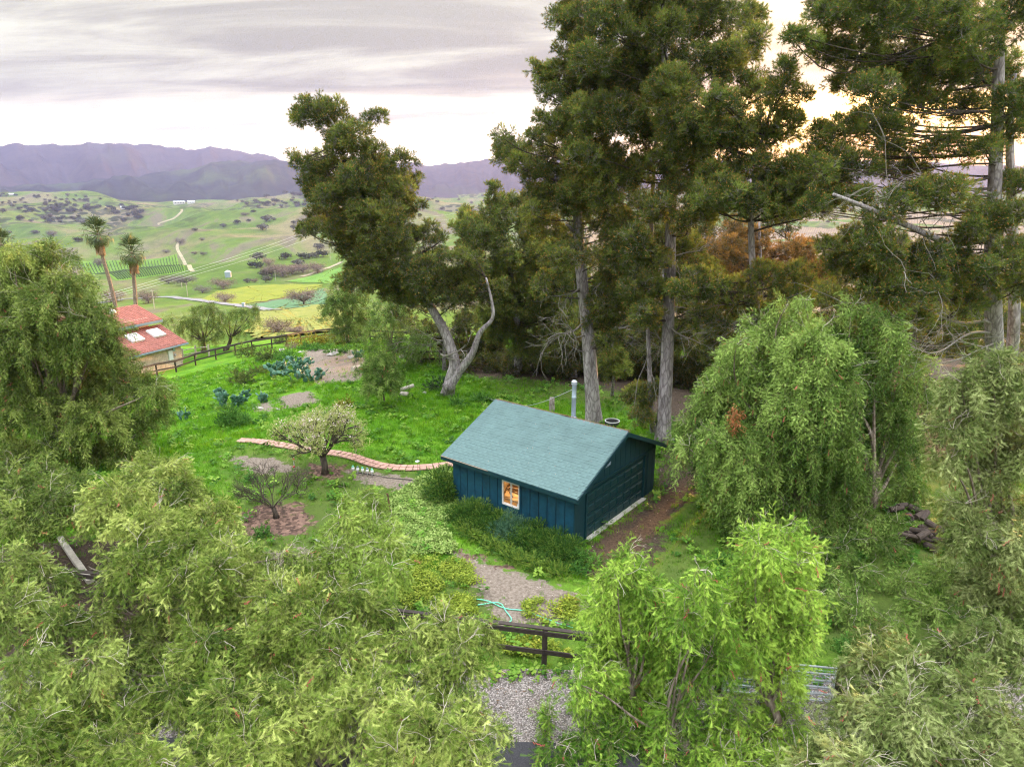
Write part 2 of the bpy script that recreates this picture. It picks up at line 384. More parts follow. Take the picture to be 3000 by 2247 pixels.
def curve3(a, b, bow, n=6, rng=RNG):
    a = np.asarray(a, float); b = np.asarray(b, float); L = np.linalg.norm(b-a); w = rng.normal(size=3)*.05*L
    return [a+(b-a)*t + np.array([0, 0, bow*L])*math.sin(math.pi*t) + w*math.sin(2*math.pi*t) for t in np.linspace(0, 1, n)]
def grow(mb, p, d, L, r, depth, rng, spread=.55, up=.1, n=3, mi=0, tips=None, nseg=3, taper=.62, shrink=.72):
    pts = [np.array(p)]; dd = unit(d)
    for i in range(nseg):
        dd = unit(dd + rng.normal(size=3)*.14 + np.array([0, 0, up*.3])); pts.append(pts[-1]+dd*L/nseg)
    mb.tube(pts, np.linspace(r, r*taper, nseg+1), 5 if r > .03 else 3, mi, cap=False)
    if depth == 0:
        if tips is not None: tips.append((pts[-1], dd))
        return
    for k in range(n):
        a = rng.uniform(0, 6.28); q = unit(np.cross(dd, [math.cos(a), math.sin(a), .3]))
        nd = unit(dd + q*spread*rng.uniform(.6, 1.5) + np.array([0, 0, up]))
        s = pts[-1] if k < 2 else pts[-2]
        grow(mb, s, nd, L*shrink*rng.uniform(.75, 1.15), r*taper, depth-1, rng, spread, up, n, mi, tips, nseg, taper, shrink)

# ================================================================== SETTING
def polymask(X, Y, poly_px, soft=.8):
    """soft mask of a ground polygon given by corners seen in the photograph"""
    W = np.array([at_ground(*p)[:2] for p in poly_px]); ins = np.zeros(X.shape, bool); dist = np.full(X.shape, 1e9)
    for i in range(len(W)):
        (x1, y1), (x2, y2) = W[i], W[(i+1) % len(W)]
        c = ((y1 > Y) != (y2 > Y)) & (X < (x2-x1)*(Y-y1)/(y2-y1+1e-12)+x1); ins ^= c
        L2 = (x2-x1)**2+(y2-y1)**2; t = np.clip(((X-x1)*(x2-x1)+(Y-y1)*(y2-y1))/L2, 0, 1)
        dist = np.minimum(dist, np.hypot(X-x1-t*(x2-x1), Y-y1-t*(y2-y1)))
    return np.clip(.5+np.where(ins, dist, -dist)/(2*soft), 0, 1)
def grass_mask_mat():
    m, t, b = mat('lawn_and_soil'); b.inputs['Roughness'].default_value = .95; b.inputs['Specular IOR Level'].default_value = .1
    tcx = N(t, 'ShaderNodeTexCoord'); O = tcx.outputs['Object']
    def A(n): return N(t, 'ShaderNodeAttribute', attribute_name=n).outputs['Fac']
    nf = NOISE(t, O, 9, 6, .7); nm = NOISE(t, O, .55, 4, .6); nl = NOISE(t, O, 2.2, 5, .65)
    g = MIX(t, SSTEP(t, nm, .35, .65), (.075, .21, .012), (.15, .31, .02))
    g = MIX(t, MATH(t, 'MULTIPLY', SSTEP(t, nf, .35, .7), .55), g, (.035, .075, .010))
    g = MIX(t, MATH(t, 'MULTIPLY', A('dull_shade'), .75), g, (.085, .10, .032))
    g = MIX(t, MATH(t, 'MULTIPLY', SSTEP(t, NOISE(t, O, .9, 5, .7), .55, .72), .5), g, (.16, .14, .05))
    soil = MIX(t, SSTEP(t, nf, .3, .7), (.135, .105, .085), (.29, .24, .20))
    vo = N(t, 'ShaderNodeTexVoronoi'); vo.inputs['Scale'].default_value = 7; LK(t, O, vo.inputs['Vector'])
    chips = MIX(t, SSTEP(t, NOISE(t, vo.outputs['Color'], 3, 1), .3, .7), (.07, .045, .036), (.25, .155, .12))
    df = SSTEP(t, MATH(t, 'ADD', A('dirt'), MATH(t, 'MULTIPLY', MATH(t, 'SUBTRACT', nl, .5), 1.9)), .40, .58)
    cf = SSTEP(t, MATH(t, 'ADD', A('chips'), MATH(t, 'MULTIPLY', MATH(t, 'SUBTRACT', nl, .5), 2.6)), .42, .66)
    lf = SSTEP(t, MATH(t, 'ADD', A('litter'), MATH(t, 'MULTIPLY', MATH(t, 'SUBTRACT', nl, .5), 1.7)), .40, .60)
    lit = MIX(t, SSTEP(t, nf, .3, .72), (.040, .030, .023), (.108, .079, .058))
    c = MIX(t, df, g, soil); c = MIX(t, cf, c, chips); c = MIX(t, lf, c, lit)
    # scattered pale chips on bare ground
    vs_ = N(t, 'ShaderNodeTexVoronoi'); vs_.inputs['Scale'].default_value = 3.2; LK(t, O, vs_.inputs['Vector'])
    spk = MATH(t, 'MULTIPLY', MATH(t, 'LESS_THAN', vs_.outputs['Distance'], .07), MATH(t, 'MAXIMUM', lf, df))
    c = MIX(t, spk, c, (.5, .42, .36)); LK(t, c, b.inputs['Base Color'])
    bp = N(t, 'ShaderNodeBump'); bp.inputs['Strength'].default_value = .9; bp.inputs['Distance'].default_value = .06
    LK(t, nf, bp.inputs['Height']); LK(t, bp.outputs[0], b.inputs['Normal']); return m
DIRT = [[(655, 757), (775, 757), (800, 792), (770, 826), (690, 830), (640, 805)],
        [(600, 855), (670, 845), (690, 868), (610, 885)], [(545, 872), (580, 868), (590, 890), (550, 892)],
        [(985, 1195), (1120, 1240), (1250, 1285), (1250, 1345), (1090, 1350), (1010, 1260)],
        [(730, 1012), (800, 1020), (930, 1040), (900, 1062), (790, 1046)], [(480, 985), (590, 990), (650, 1015), (560, 1025)], [(560, 1195), (640, 1180), (700, 1215), (560, 1240)],
        [(965, 1180), (1060, 1215), (1040, 1228), (960, 1196)]]
CHIPS = [[(515, 1110), (570, 1085), (650, 1090), (685, 1135), (620, 1165), (520, 1155)], [(120, 1160), (190, 1150), (230, 1290), (90, 1300)], [(660, 1000), (745, 1005), (740, 1035), (660, 1032)], [(980, 1186), (1110, 1225), (1105, 1233), (975, 1196)]]
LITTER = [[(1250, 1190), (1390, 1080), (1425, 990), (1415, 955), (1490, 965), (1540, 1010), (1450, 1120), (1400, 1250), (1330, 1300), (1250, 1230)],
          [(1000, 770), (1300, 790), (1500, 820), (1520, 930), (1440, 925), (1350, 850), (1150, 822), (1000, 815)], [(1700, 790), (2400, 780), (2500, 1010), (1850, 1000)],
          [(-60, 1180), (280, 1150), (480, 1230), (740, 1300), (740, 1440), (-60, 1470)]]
DULL_SHADE = [[(900, 1230), (1060, 1200), (1260, 1290), (1250, 1445), (700, 1400), (720, 1300)], [(480, 960), (760, 985), (980, 1020), (900, 1200), (480, 1250)], [(1000, 800), (1500, 800), (1500, 900), (1300, 880), (1080, 860)], [(1350, 1180), (1500, 1040), (1600, 1040), (1560, 1300), (1350, 1300)], [(1540, 1000), (2212, 960), (2300, 1480), (1560, 1420)]]  # last outline paints the shade under the right-hand trees as darker grass
NX0, NX1, NY0, NY1, NS = -62., 62., 5., 84., .42
xs = np.linspace(NX0, NX1, int((NX1-NX0)/NS)+1); ys = np.linspace(NY0, NY1, int((NY1-NY0)/NS)+1)
GX, GY = np.meshgrid(xs, ys)
def grid_mesh(name, X, Y, Z, m, wrap=False):
    h, w = X.shape; me = bpy.data.meshes.new(name); idx = np.arange(h*w).reshape(h, w)
    if wrap: idx = np.concatenate([idx, idx[:, :1]], 1)
    q = np.stack([idx[:-1, :-1], idx[:-1, 1:], idx[1:, 1:], idx[1:, :-1]], -1).reshape(-1, 4)
    me.vertices.add(h*w); me.vertices.foreach_set('co', np.stack([X, Y, Z], -1).astype(np.float32).ravel())
    me.loops.add(q.size); me.loops.foreach_set('vertex_index', q.astype(np.int32).ravel())
    me.polygons.add(len(q)); me.polygons.foreach_set('loop_start', np.arange(0, q.size, 4, dtype=np.int32)); me.polygons.foreach_set('use_smooth', np.ones(len(q), bool))
    me.materials.append(m); me.update(calc_edges=True); me.validate(); return me
MASK = {}
for k, polys, soft in (('dirt', DIRT, .5), ('chips', CHIPS, .5), ('litter', LITTER, 1.0), ('dull_shade', DULL_SHADE, 1.6)):
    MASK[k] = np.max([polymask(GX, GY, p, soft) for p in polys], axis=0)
rise = .05*np.sin(GX*1.7+np.sin(GY*1.1)*2)*np.sin(GY*1.9)*np.clip((np.hypot(GX-3, GY-29)-6)/4, 0, 1)*(GY > 18)*np.clip((np.hypot((GX+8)/9, (GY-33)/4)-1)/.3, 0, 1)
GZ = terr(GX, GY) + rise
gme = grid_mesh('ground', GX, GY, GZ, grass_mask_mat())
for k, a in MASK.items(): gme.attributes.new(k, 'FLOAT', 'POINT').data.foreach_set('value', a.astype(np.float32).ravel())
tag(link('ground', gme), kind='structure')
def mask_at(k, x, y):
    i = np.clip(((np.asarray(y)-NY0)/(NY1-NY0)*(len(ys)-1)).astype(int), 0, len(ys)-1); j = np.clip(((np.asarray(x)-NX0)/(NX1-NX0)*(len(xs)-1)).astype(int), 0, len(xs)-1)
    return MASK[k][i, j]

# the valley: one sheet out to the foot of the mountains
azs = np.radians(np.concatenate([np.arange(-180, -56, 3.), np.arange(-56, 56, .28), np.arange(56, 180, 3.)]))
rs = np.concatenate([[3, 20, 40], np.geomspace(60, 6200, 330)])
AZ, RR = np.meshgrid(azs, rs); VX, VY = RR*np.sin(AZ), RR*np.cos(AZ); VZ = terr(VX, VY)
inn = np.minimum.reduce([VX-NX0, NX1-VX, VY-NY0, NY1-VY]); VZ = VZ - np.clip(inn*.25, 0, 1.2)
def valley_mat():
    m, t, b = mat('valley_pasture'); b.inputs['Roughness'].default_value = 1; b.inputs['Specular IOR Level'].default_value = 0
    tcx = N(t, 'ShaderNodeTexCoord'); O = tcx.outputs['Object']
    mp_ = N(t, 'ShaderNodeMapping'); LK(t, O, mp_.inputs[0]); mp_.inputs['Scale'].default_value = (1, .55, .6)
    n1 = NOISE(t, mp_.outputs[0], .0042, 5, .6, .6); n2 = NOISE(t, mp_.outputs[0], .011, 6, .65, .8); n3 = NOISE(t, O, .09, 5, .7); n4 = NOISE(t, O, .5, 3, .7)
    g = MIX(t, SSTEP(t, n2, .35, .65), (.075, .125, .026), (.14, .20, .040))
    c = MIX(t, MATH(t, 'MULTIPLY', SSTEP(t, n1, .46, .60), .85), g, (.22, .18, .105))
    c = MIX(t, MATH(t, 'MULTIPLY', SSTEP(t, n2, .51, .62), .85), c, (.15, .12, .098))
    n5 = NOISE(t, O, .028, 6, .72, .4)
    c = MIX(t, MATH(t, 'MULTIPLY', SSTEP(t, n5, .54, .66), .6), c, (.10, .115, .045))
    c = MIX(t, MATH(t, 'MULTIPLY', SSTEP(t, n3, .52, .70), .55), c, (.065, .085, .03))
    c = MIX(t, MATH(t, 'MULTIPLY', SSTEP(t, n4, .5, .75), .3), c, (.05, .06, .02))
    # scrub specks on the far hills
    vo = N(t, 'ShaderNodeTexVoronoi'); vo.inputs['Scale'].default_value = .045; LK(t, O, vo.inputs['Vector']); ln = N(t, 'ShaderNodeVectorMath', operation='LENGTH'); LK(t, O, ln.inputs[0])
    far = SSTEP(t, ln.outputs['Value'], 900, 2200); sx = SSTEP(t, NOISE(t, O, .0035, 4, .6), .40, .60)
    c = MIX(t, MATH(t, 'MULTIPLY', MATH(t, 'MULTIPLY', far, sx), MATH(t, 'LESS_THAN', vo.outputs['Distance'], .52)), c, (.035, .042, .02))
    LK(t, c, b.inputs['Base Color']); return m
VM = valley_mat()
tag(link('valley_ground', grid_mesh('valley_ground', VX, VY, VZ, VM, wrap=True)), kind='structure')

# mountains
def mountain_mat(name, a, bcol, g):
    m, t, b = mat(name); b.inputs['Roughness'].default_value = 1; b.inputs['Specular IOR Level'].default_value = 0
    tcx = N(t, 'ShaderNodeTexCoord'); O = tcx.outputs['Object']; n = NOISE(t, O, .006, 7, .68); n2 = NOISE(t, O, .0017, 5, .6)
    c = MIX(t, SSTEP(t, n, .35, .65), a, bcol); c = MIX(t, MATH(t, 'MULTIPLY', SSTEP(t, n2, .52, .66), .8), c, g); LK(t, c, b.inputs['Base Color']); return m
def ridge(name, crest, R0, R1, m, az0, az1, amp, seed):
    px = np.array([c[0] for c in crest]); py = np.array([c[1] for c in crest]); A = np.radians(np.arange(az0, az1, .13)); T = np.linspace(0, 1, 46)
    # crest height from elevation angle at each azimuth
    az_c = []; tan_c = []
    for x_, y_ in zip(px, py):
        d = ray(x_, y_); az_c.append(math.atan2(d[0], d[1])); tan_c.append(d[2]/math.hypot(d[0], d[1]))
    tc_ = np.interp(A, az_c, tan_c); rg = np.random.default_rng(seed)
    H1 = CAMZ + R1*tc_; n1 = sum(a*np.sin(A*f+p) for a, f, p in [(1, 95, 1), (.6, 190, 2), (.45, 330, .3), (.3, 560, 4)])
    H1 = H1 + n1*amp*.16
    AA, TT = np.meshgrid(A, T)
    rr = R0 + (R1-R0)*TT
    spur = sum(a*np.sin(AA*f + p + TT*q) for a, f, p, q in [(1, 38, .5, 2.5), (.7, 71, 2.2, -4), (.42, 133, 1., 5), (.22, 240, 3, -7), (.13, 430, 1.2, 9)])
    env = TT**.62*(1-.0*TT)
    Z = -60 + (H1[None, :]+60)*(TT**.85) + spur*amp*np.sin(np.pi*np.clip(TT, 0, 1))
    # far side falls away
    X = np.concatenate([rr*np.sin(AA), (R1*1.16)*np.sin(AA[-1:])]); Y = np.concatenate([rr*np.cos(AA), (R1*1.16)*np.cos(AA[-1:])]); Z = np.concatenate([Z, np.full_like(Z[-1:], -60)])
    return tag(link(name, grid_mesh(name, X, Y, Z, m)), kind='structure')
mmA = mountain_mat('far_scrub', (.030, .029, .036), (.058, .050, .052), (.050, .052, .042)); mmB = mountain_mat('near_scrub', (.018, .022, .024), (.036, .042, .034), (.060, .082, .036))
ridge('mountain_ridge', [(-700, 300), (-300, 306), (0, 312), (35, 311), (64, 318), (90, 312), (180, 312), (282, 309), (345, 317), (420, 322), (470, 320), (520, 326), (590, 340), (640, 356), (700, 385), (800, 400), (1200, 402)], 4600, 6400, mmA, -58, 2, 45, 3)
ridge('mountain_ridge', [(-700, 395), (0, 402), (120, 398), (200, 390), (330, 376), (400, 366), (440, 358), (480, 349), (520, 347), (560, 350), (600, 346), (630, 352), (680, 368), (720, 385), (790, 400), (950, 404)], 3300, 4700, mmB, -58, -6, 26, 5)
ridge('mountain_ridge', [(620, 400), (760, 372), (830, 352), (880, 350), (905, 356), (930, 360), (962, 352), (1000, 354), (1040, 346), (1085, 342), (1130, 350), (1300, 340), (1500, 346), (1700, 352), (1800, 347), (2000, 352), (2212, 360), (2700, 350), (3600, 350)], 3700, 5600, mmA, -18, 58, 34, 9)

# air between here and the mountains
hz = MB(); hz.box((0, 1600, 205), (13600, 11600, 610)); hm = bpy.data.materials.new('air'); hm.use_nodes = True; ht = hm.node_tree; ht.nodes.clear()
pv = N(ht, 'ShaderNodeVolumePrincipled'); pv.inputs['Color'].default_value = (.40, .48, .90, 1); pv.inputs['Density'].default_value = .95e-4; pv.inputs['Anisotropy'].default_value = .35
LK(ht, pv.outputs[0], N(ht, 'ShaderNodeOutputMaterial').inputs['Volume'])
HAZE = True
if HAZE: hz.build('haze', hm, kind='stuff')

# gravel verge and asphalt road in front
def strip(name, y0, y1, zoff, m, x0=-60, x1=60, n=120, wob=.0, seed=1):
    X, Y = np.meshgrid(np.linspace(x0, x1, n), np.linspace(0, 1, 14)); w = wob*(np.sin(X*.9+seed)+.6*np.sin(X*2.3+seed*2)+.4*np.sin(X*5.1))
    YY = y0 + (y1+w-y0)*Y; return tag(link(name, grid_mesh(name, X, YY, terr(X, YY)+zoff, m)), kind='structure')
def gravel_mat():
    m, t, b = mat('gravel'); b.inputs['Roughness'].default_value = .9; tcx = N(t, 'ShaderNodeTexCoord'); O = tcx.outputs['Object']
    vo = N(t, 'ShaderNodeTexVoronoi'); vo.inputs['Scale'].default_value = 24; LK(t, O, vo.inputs['Vector']); sx = N(t, 'ShaderNodeSeparateColor'); LK(t, vo.outputs['Color'], sx.inputs[0])
    c = MIX(t, SSTEP(t, sx.outputs[0], .0, 1), (.16, .135, .125), (.48, .42, .40)); c = MIX(t, SSTEP(t, vo.outputs['Distance'], .35, .8), c, (.10, .085, .075))
    n = NOISE(t, O, .9, 5, .7); c = MIX(t, MATH(t, 'MULTIPLY', SSTEP(t, n, .52, .72), .7), c, (.13, .095, .075)); LK(t, c, b.inputs['Base Color'])
    bp = N(t, 'ShaderNodeBump'); bp.inputs['Strength'].default_value = .9; bp.inputs['Distance'].default_value = .03; LK(t, MATH(t, 'SUBTRACT', 1, vo.outputs['Distance']), bp.inputs['Height']); LK(t, bp.outputs[0], b.inputs['Normal']); return m
GRV = gravel_mat()
strip('gravel_verge', 13.6, 16.75, .10, GRV, wob=.10); strip('asphalt_road', 5.6, 14.15, .135, M['asphalt'], wob=.09, seed=4)
vm2 = MB()
for _ in range(900):
    x, y = rnd(-9, 10), 14.2+2.6*random.random()**.6; a = rnd(0, 6.28); s_ = rnd(.02, .05); c = np.array([x, y, gz(x, y)+.125]); d = np.array([math.cos(a), math.sin(a), 0])*s_; vm2.add([c-d, c+np.array([-d[1], d[0], .01])*.45, c+d, c+np.array([d[1], -d[0], .02])*.45], [(0, 1, 2, 3)])
vm2.build('fallen_leaf_litter', simple('dry_leaf', (.16, .10, .06), .9, var=.5), kind='stuff')
# loose stones on the verge
mb = MB()
for _ in range(2600):
    x, y = rnd(-9, 9), rnd(14.2, 16.7); s = rnd(.012, .035); c = np.array([x, y, gz(x, y)+.10+s*.4]); mb.add([c+(s, 0, 0), c-(s, 0, 0), c+(0, s*.8, 0), c-(0, s*.8, 0), c+(0, 0, s*.7)], [(0, 2, 4), (2, 1, 4), (1, 3, 4), (3, 0, 4)])
mb.build('loose_stones', M['stone'], kind='stuff')

# ================================================================== THE SHED
YAW = .67; SHC = (2.42, 24.02)
shed = empty('shed', (SHC[0], SHC[1], gz(*SHC)), math.pi/2-YAW, label='dark teal shed with green shingle roof, lit window and wide garage door', cat='shed')
SW, SL, WH, RISE, OE, OG = 6.70, 6.41, 2.46, 1.48, .37, .35     # local x: along the gable, y: along the eave
SLP = RISE/(SW/2)
def roofz(x): return WH + RISE - abs(x-SW/2)*SLP
def part(mb, name, m, parent=shed, smooth=False, **kw): return mb.build(name, m, parent, smooth, **kw)
# backing walls (with the openings left free), boards proud of them
WY0, WY1, WZ0, WZ1 = 2.67, 3.58, .83, 1.92
DX0, DX1, DZ1 = .84, 5.64, 2.02
mb = MB(); tk = .09
for (a, b, c, d) in ((0.003, WY0, 0, WH), (WY1, SL-.003, 0, WH), (WY0, WY1, 0, WZ0), (WY0, WY1, WZ1, WH)): mb.box((tk/2, (a+b)/2, (c+d)/2), (tk, b-a, d-c))
part(mb, 'wall', M['black'])
def gable(y0, y1, openx=None):
    mb = MB()
    def prism(xs_, z0s, z1s):
        n = len(xs_); V = [(x, y0, q) for x, q in zip(xs_, z0s)] + [(x, y0, q) for x, q in zip(xs_, z1s)] + [(x, y1, q) for x, q in zip(xs_, z0s)] + [(x, y1, q) for x, q in zip(xs_, z1s)]
        F = []
        for i in range(n-1):
            F += [(i, i+1, n+i+1, n+i), (2*n+i+1, 2*n+i, 3*n+i, 3*n+i+1), (n+i, n+i+1, 3*n+i+1, 3*n+i), (i+1, i, 2*n+i, 2*n+i+1)]
        F += [(0, n, 3*n, 2*n), (n-1, 2*n+n-1, 3*n+n-1, n+n-1)]; mb.add(V, F)
    x0, x1 = tk+.002, SW-.002
    if openx:
        prism([x0, openx[0]], [0, 0], [roofz(x0)-.03, roofz(openx[0])-.03]); prism([openx[1], x1], [0, 0], [roofz(openx[1])-.03, roofz(x1)-.03])
        prism([openx[0], SW/2, openx[1]], [DZ1]*3, [roofz(openx[0])-.03, roofz(SW/2)-.03, roofz(openx[1])-.03])
    else: prism([x0, SW/2, x1], [0, 0, 0], [roofz(x0)-.03, roofz(SW/2)-.03, roofz(x1)-.03])
    return mb
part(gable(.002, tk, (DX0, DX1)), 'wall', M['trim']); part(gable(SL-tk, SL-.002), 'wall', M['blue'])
mb = MB(); mb.box((SW-tk/2, SL/2, WH/2), (tk, SL-.006, WH)); part(mb, 'wall', M['blue'])
# vertical siding boards on the eave side, one by one, with open joints
edges = list(np.arange(0, SL, .427)) + [SL]
def board_x(y0, y1, z0, z1):
    mb = MB(); mb.box((-.013, (y0+y1)/2, (z0+z1)/2), (.022, y1-y0-.030, z1-z0)); part(mb, 'siding_board', M['blue'])
for a, b in zip(edges[:-1], edges[1:]):
    if b-a < .05: continue
    if b <= WY0-.06 or a >= WY1+.06: board_x(a, b, .04, WH-.02)
    else:
        board_x(a, b, .04, WZ0-.07); board_x(a, b, WZ1+.07, WH-.02)
        if a < WY0-.07: board_x(a, WY0-.06, WZ0-.06, WZ1+.06)
        if b > WY1+.07: board_x(WY1+.06, b, WZ0-.06, WZ1+.06)
# boards on the gable side
for k in range(16):
    a, b = k*.427+.012, min((k+1)*.427, SW)-.012
    if b < DX0-.05 or a > DX1+.05: lo = .04
    else: lo = 2.24
    mb = MB(); xm = (a+b)/2; n = [(a, -.02, lo), (b, -.02, lo), (b, -.02, roofz(b)-.05), (a, -.02, roofz(a)-.05), (a, -.001, lo), (b, -.001, lo), (b, -.001, roofz(b)-.05), (a, -.001, roofz(a)-.05)]
    if lo < 1 and b > DX0-.1 and a < DX0: pass
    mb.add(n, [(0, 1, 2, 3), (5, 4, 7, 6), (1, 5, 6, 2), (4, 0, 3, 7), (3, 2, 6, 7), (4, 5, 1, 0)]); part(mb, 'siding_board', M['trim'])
mb = MB(); mb.box((SW/2+.1, -.045, 2.20), (SW-.35, .05, .07)); part(mb, 'header_board', M['trim'])
mb = MB(); mb.box((-.03, -.03, 1.22), (.055, .055, 2.36)); part(mb, 'corner_board', M['trim'])
# garage door: four sections of eight raised panels
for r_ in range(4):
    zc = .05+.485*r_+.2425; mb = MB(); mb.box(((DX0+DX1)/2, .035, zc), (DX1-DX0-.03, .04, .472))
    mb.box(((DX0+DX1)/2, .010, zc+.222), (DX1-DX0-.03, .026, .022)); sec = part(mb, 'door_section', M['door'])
    for k in range(8):
        w = (DX1-DX0-.1)/8; xc = DX0+.05+w*(k+.5); mb = MB()
        o_, i_ = (w*.40, .15), (w*.34, .11)
        V = [(xc-o_[0], .014, zc-.01-o_[1]), (xc+o_[0], .014, zc-.01-o_[1]), (xc+o_[0], .014, zc-.01+o_[1]), (xc-o_[0], .014, zc-.01+o_[1]), (xc-i_[0], -.012, zc-.01-i_[1]), (xc+i_[0], -.012, zc-.01-i_[1]), (xc+i_[0], -.012, zc-.01+i_[1]), (xc-i_[0], -.012, zc-.01+i_[1])]
        mb.add(V, [(4, 5, 6, 7), (0, 1, 5, 4), (1, 2, 6, 5), (2, 3, 7, 6), (3, 0, 4, 7)]); part(mb, 'door_panel', M['door'], sec)
for xc in (DX0-.035, DX1+.035): mb = MB(); mb.box((xc, -.03, 1.03), (.07, .06, 2.06)); part(mb, 'door_jamb', M['trim'])
mb = MB(); mb.box(((DX0+DX1)/2, -.11, .02), (4.9, .22, .06)); part(mb, 'threshold_slab', M['concrete'])
mb = MB()
for k in range(5): mb.box((2.42, -.03, 2.72+.07*k), (.34, .03, .03), M=Matrix.Rotation(.5, 3, 'X'))
mb.box((2.42, -.012, 2.86), (.42, .016, .44)); part(mb, 'gable_vent', M['galv'])
# window
win = empty('window', (0, 0, 0)); win.parent = shed
wy, wz = (WY0+WY1)/2, (WZ0+WZ1)/2; W_, H_ = WY1-WY0, WZ1-WZ0
mb = MB()
for s in (-1, 1): mb.box((-.02, wy+s*(W_/2-.02), wz), (.07, .045, H_)); mb.box((-.02, wy, wz+s*(H_/2-.02)), (.07, W_-.092, .045))
mb.build('frame', M['white'], win)
for s, dx in ((-1, -.008), (1, .012)):
    mb = MB(); c = wy+s*W_/4
    for q in (-1, 1): mb.box((dx, c+q*(W_/4-.035), wz), (.022, .03, H_-.1)); mb.box((dx, c, wz+q*(H_/2-.06)), (.022, W_/2-.105, .03))
    sash = mb.build('sash', M['white'], win)
GLm, gt_, gb_ = mat('window_glass'); gb_.inputs['Roughness'].default_value = .02; gb_.inputs['Transmission Weight'].default_value = 1; gb_.inputs['IOR'].default_value = 1.02; gb_.inputs['Alpha'].default_value = .12
for s, dx in ((-1, -.008), (1, .012)):
    mb = MB(); mb.box((dx, wy+s*W_/4, wz), (.004, W_/2-.10, H_-.12)); mb.build('pane', GLm, win)
mb = MB(); mb.box((-.006, WY0+.10, WZ0+.13), (.003, .10, .14)); mb.build('paper_note', M['white'], win)
for (c, d) in (((-.03, WY0-.035, wz), (.034, .06, H_+.12)), ((-.03, WY1+.035, wz), (.034, .06, H_+.12)), ((-.03, wy, WZ0-.04), (.034, W_, .07)), ((-.03, wy, WZ1+.04), (.034, W_, .07))):
    mb = MB(); mb.box(c, d); part(mb, 'window_trim', M['blue'])
# lit room behind the glass
warm = simple('plywood_lining', (.52, .36, .20), .8, var=.25, scale=3)
mb = MB(); mb.box((2.2, wy, 1.2), (.05, 3.6, 2.3)); mb.box((1.2, wy, .05), (2.0, 3.6, .06)); mb.box((1.2, wy, 2.38), (2.0, 3.6, .05)); mb.box((1.2, wy-1.8, 1.2), (2., .05, 2.2)); mb.box((1.2, wy+1.8, 1.2), (2., .05, 2.2)); part(mb, 'room_lining', warm)
mb = MB(); mb.box((.62, wy, .88), (.6, 2.6, .05)); mb.box((1.9, wy, 1.55), (.35, 2.6, .04)); mb.box((1.9, wy, 1.05), (.35, 2.6, .04)); part(mb, 'workbench', warm)
mb = MB()
for k in range(15):
    L = rnd(.25, .8); M3 = (Matrix.Rotation(rnd(0, 3.1), 3, 'Z') @ Matrix.Rotation(rnd(-.9, .9), 3, 'X')); mb.box((rnd(.45, .9), wy+rnd(-.9, .9), rnd(.92, 1.30)), (.05, L, .06), M=M3)
for k in range(14): mb.box((1.9, wy-1.1+k*.17, rnd(1.63, 1.72)), (.2, .12, rnd(.12, .28)))
part(mb, 'bench_clutter', simple('clutter', (.24, .15, .08), .7, var=.6, scale=5), kind='stuff')
lp = bpy.data.lights.new('ceiling_lamp', 'POINT'); lp.energy = 42; lp.color = (1, .74, .42); lp.shadow_soft_size = .08; lo = bpy.data.objects.new('ceiling_lamp', lp); COL.objects.link(lo); lo.parent = shed; lo.location = (1.15, wy+.1, 2.15)
bm_, bt_, bb_ = mat('lit_bulb'); bb_.inputs['Emission Color'].default_value = (1, .7, .35, 1); bb_.inputs['Emission Strength'].default_value = 8
mb = MB(); mb.lathe([(0, 2.33), (.05, 2.33), (.05, 2.28), (.02, 2.26)], 8, (1.15, wy+.1, 0)); mb.lathe([(.0, 2.335), (.03, 2.33)], 8, (1.15, wy+.1, 0)); part(mb, 'lamp_bulb', bm_)
# roof: two decks, shingles, fascia, ridge
cs = math.hypot(1, SLP); ang = math.atan(SLP)
def deck(side):
    mb = MB(); xa, xb = (-OE, SW/2) if side < 0 else (SW/2, SW+OE); ya, yb = -OG, SL+OG
    za, zb = roofz(xa), roofz(xb); th = .07
    V = [(xa, ya, za), (xb, ya, zb), (xb, yb, zb), (xa, yb, za), (xa, ya, za-th), (xb, ya, zb-th), (xb, yb, zb-th), (xa, yb, za-th)]
    mb.add(V, [(0, 1, 2, 3), (7, 6, 5, 4), (0, 4, 5, 1), (1, 5, 6, 2), (2, 6, 7, 3), (3, 7, 4, 0)]); return mb
roof = part(deck(-1), 'roof', M['shingle']); part(deck(1), 'roof', M['shingle_old'])
SHW, SHE = .305, .140
def shmesh(w):
    mb = MB(); l = SHE+.05; mb.add([(0, -w/2, .005), (l, -w/2, .002), (l, w/2, .002), (0, w/2, .005), (0, -w/2, -.022), (0, w/2, -.022), (l, -w/2, -.006), (l, w/2, -.006)], [(0, 1, 2, 3), (0, 3, 5, 4), (0, 4, 6, 1), (3, 2, 7, 5)]); return mb
shm = [shmesh(w).mesh('shingle', M['shingle']) for w in (.298, .300, .302)]; shm_old = shmesh(.30).mesh('shingle', M['shingle_old'])
ncourse = int((SW/2+OE)*cs/SHE); full = MB(); nsh = 0
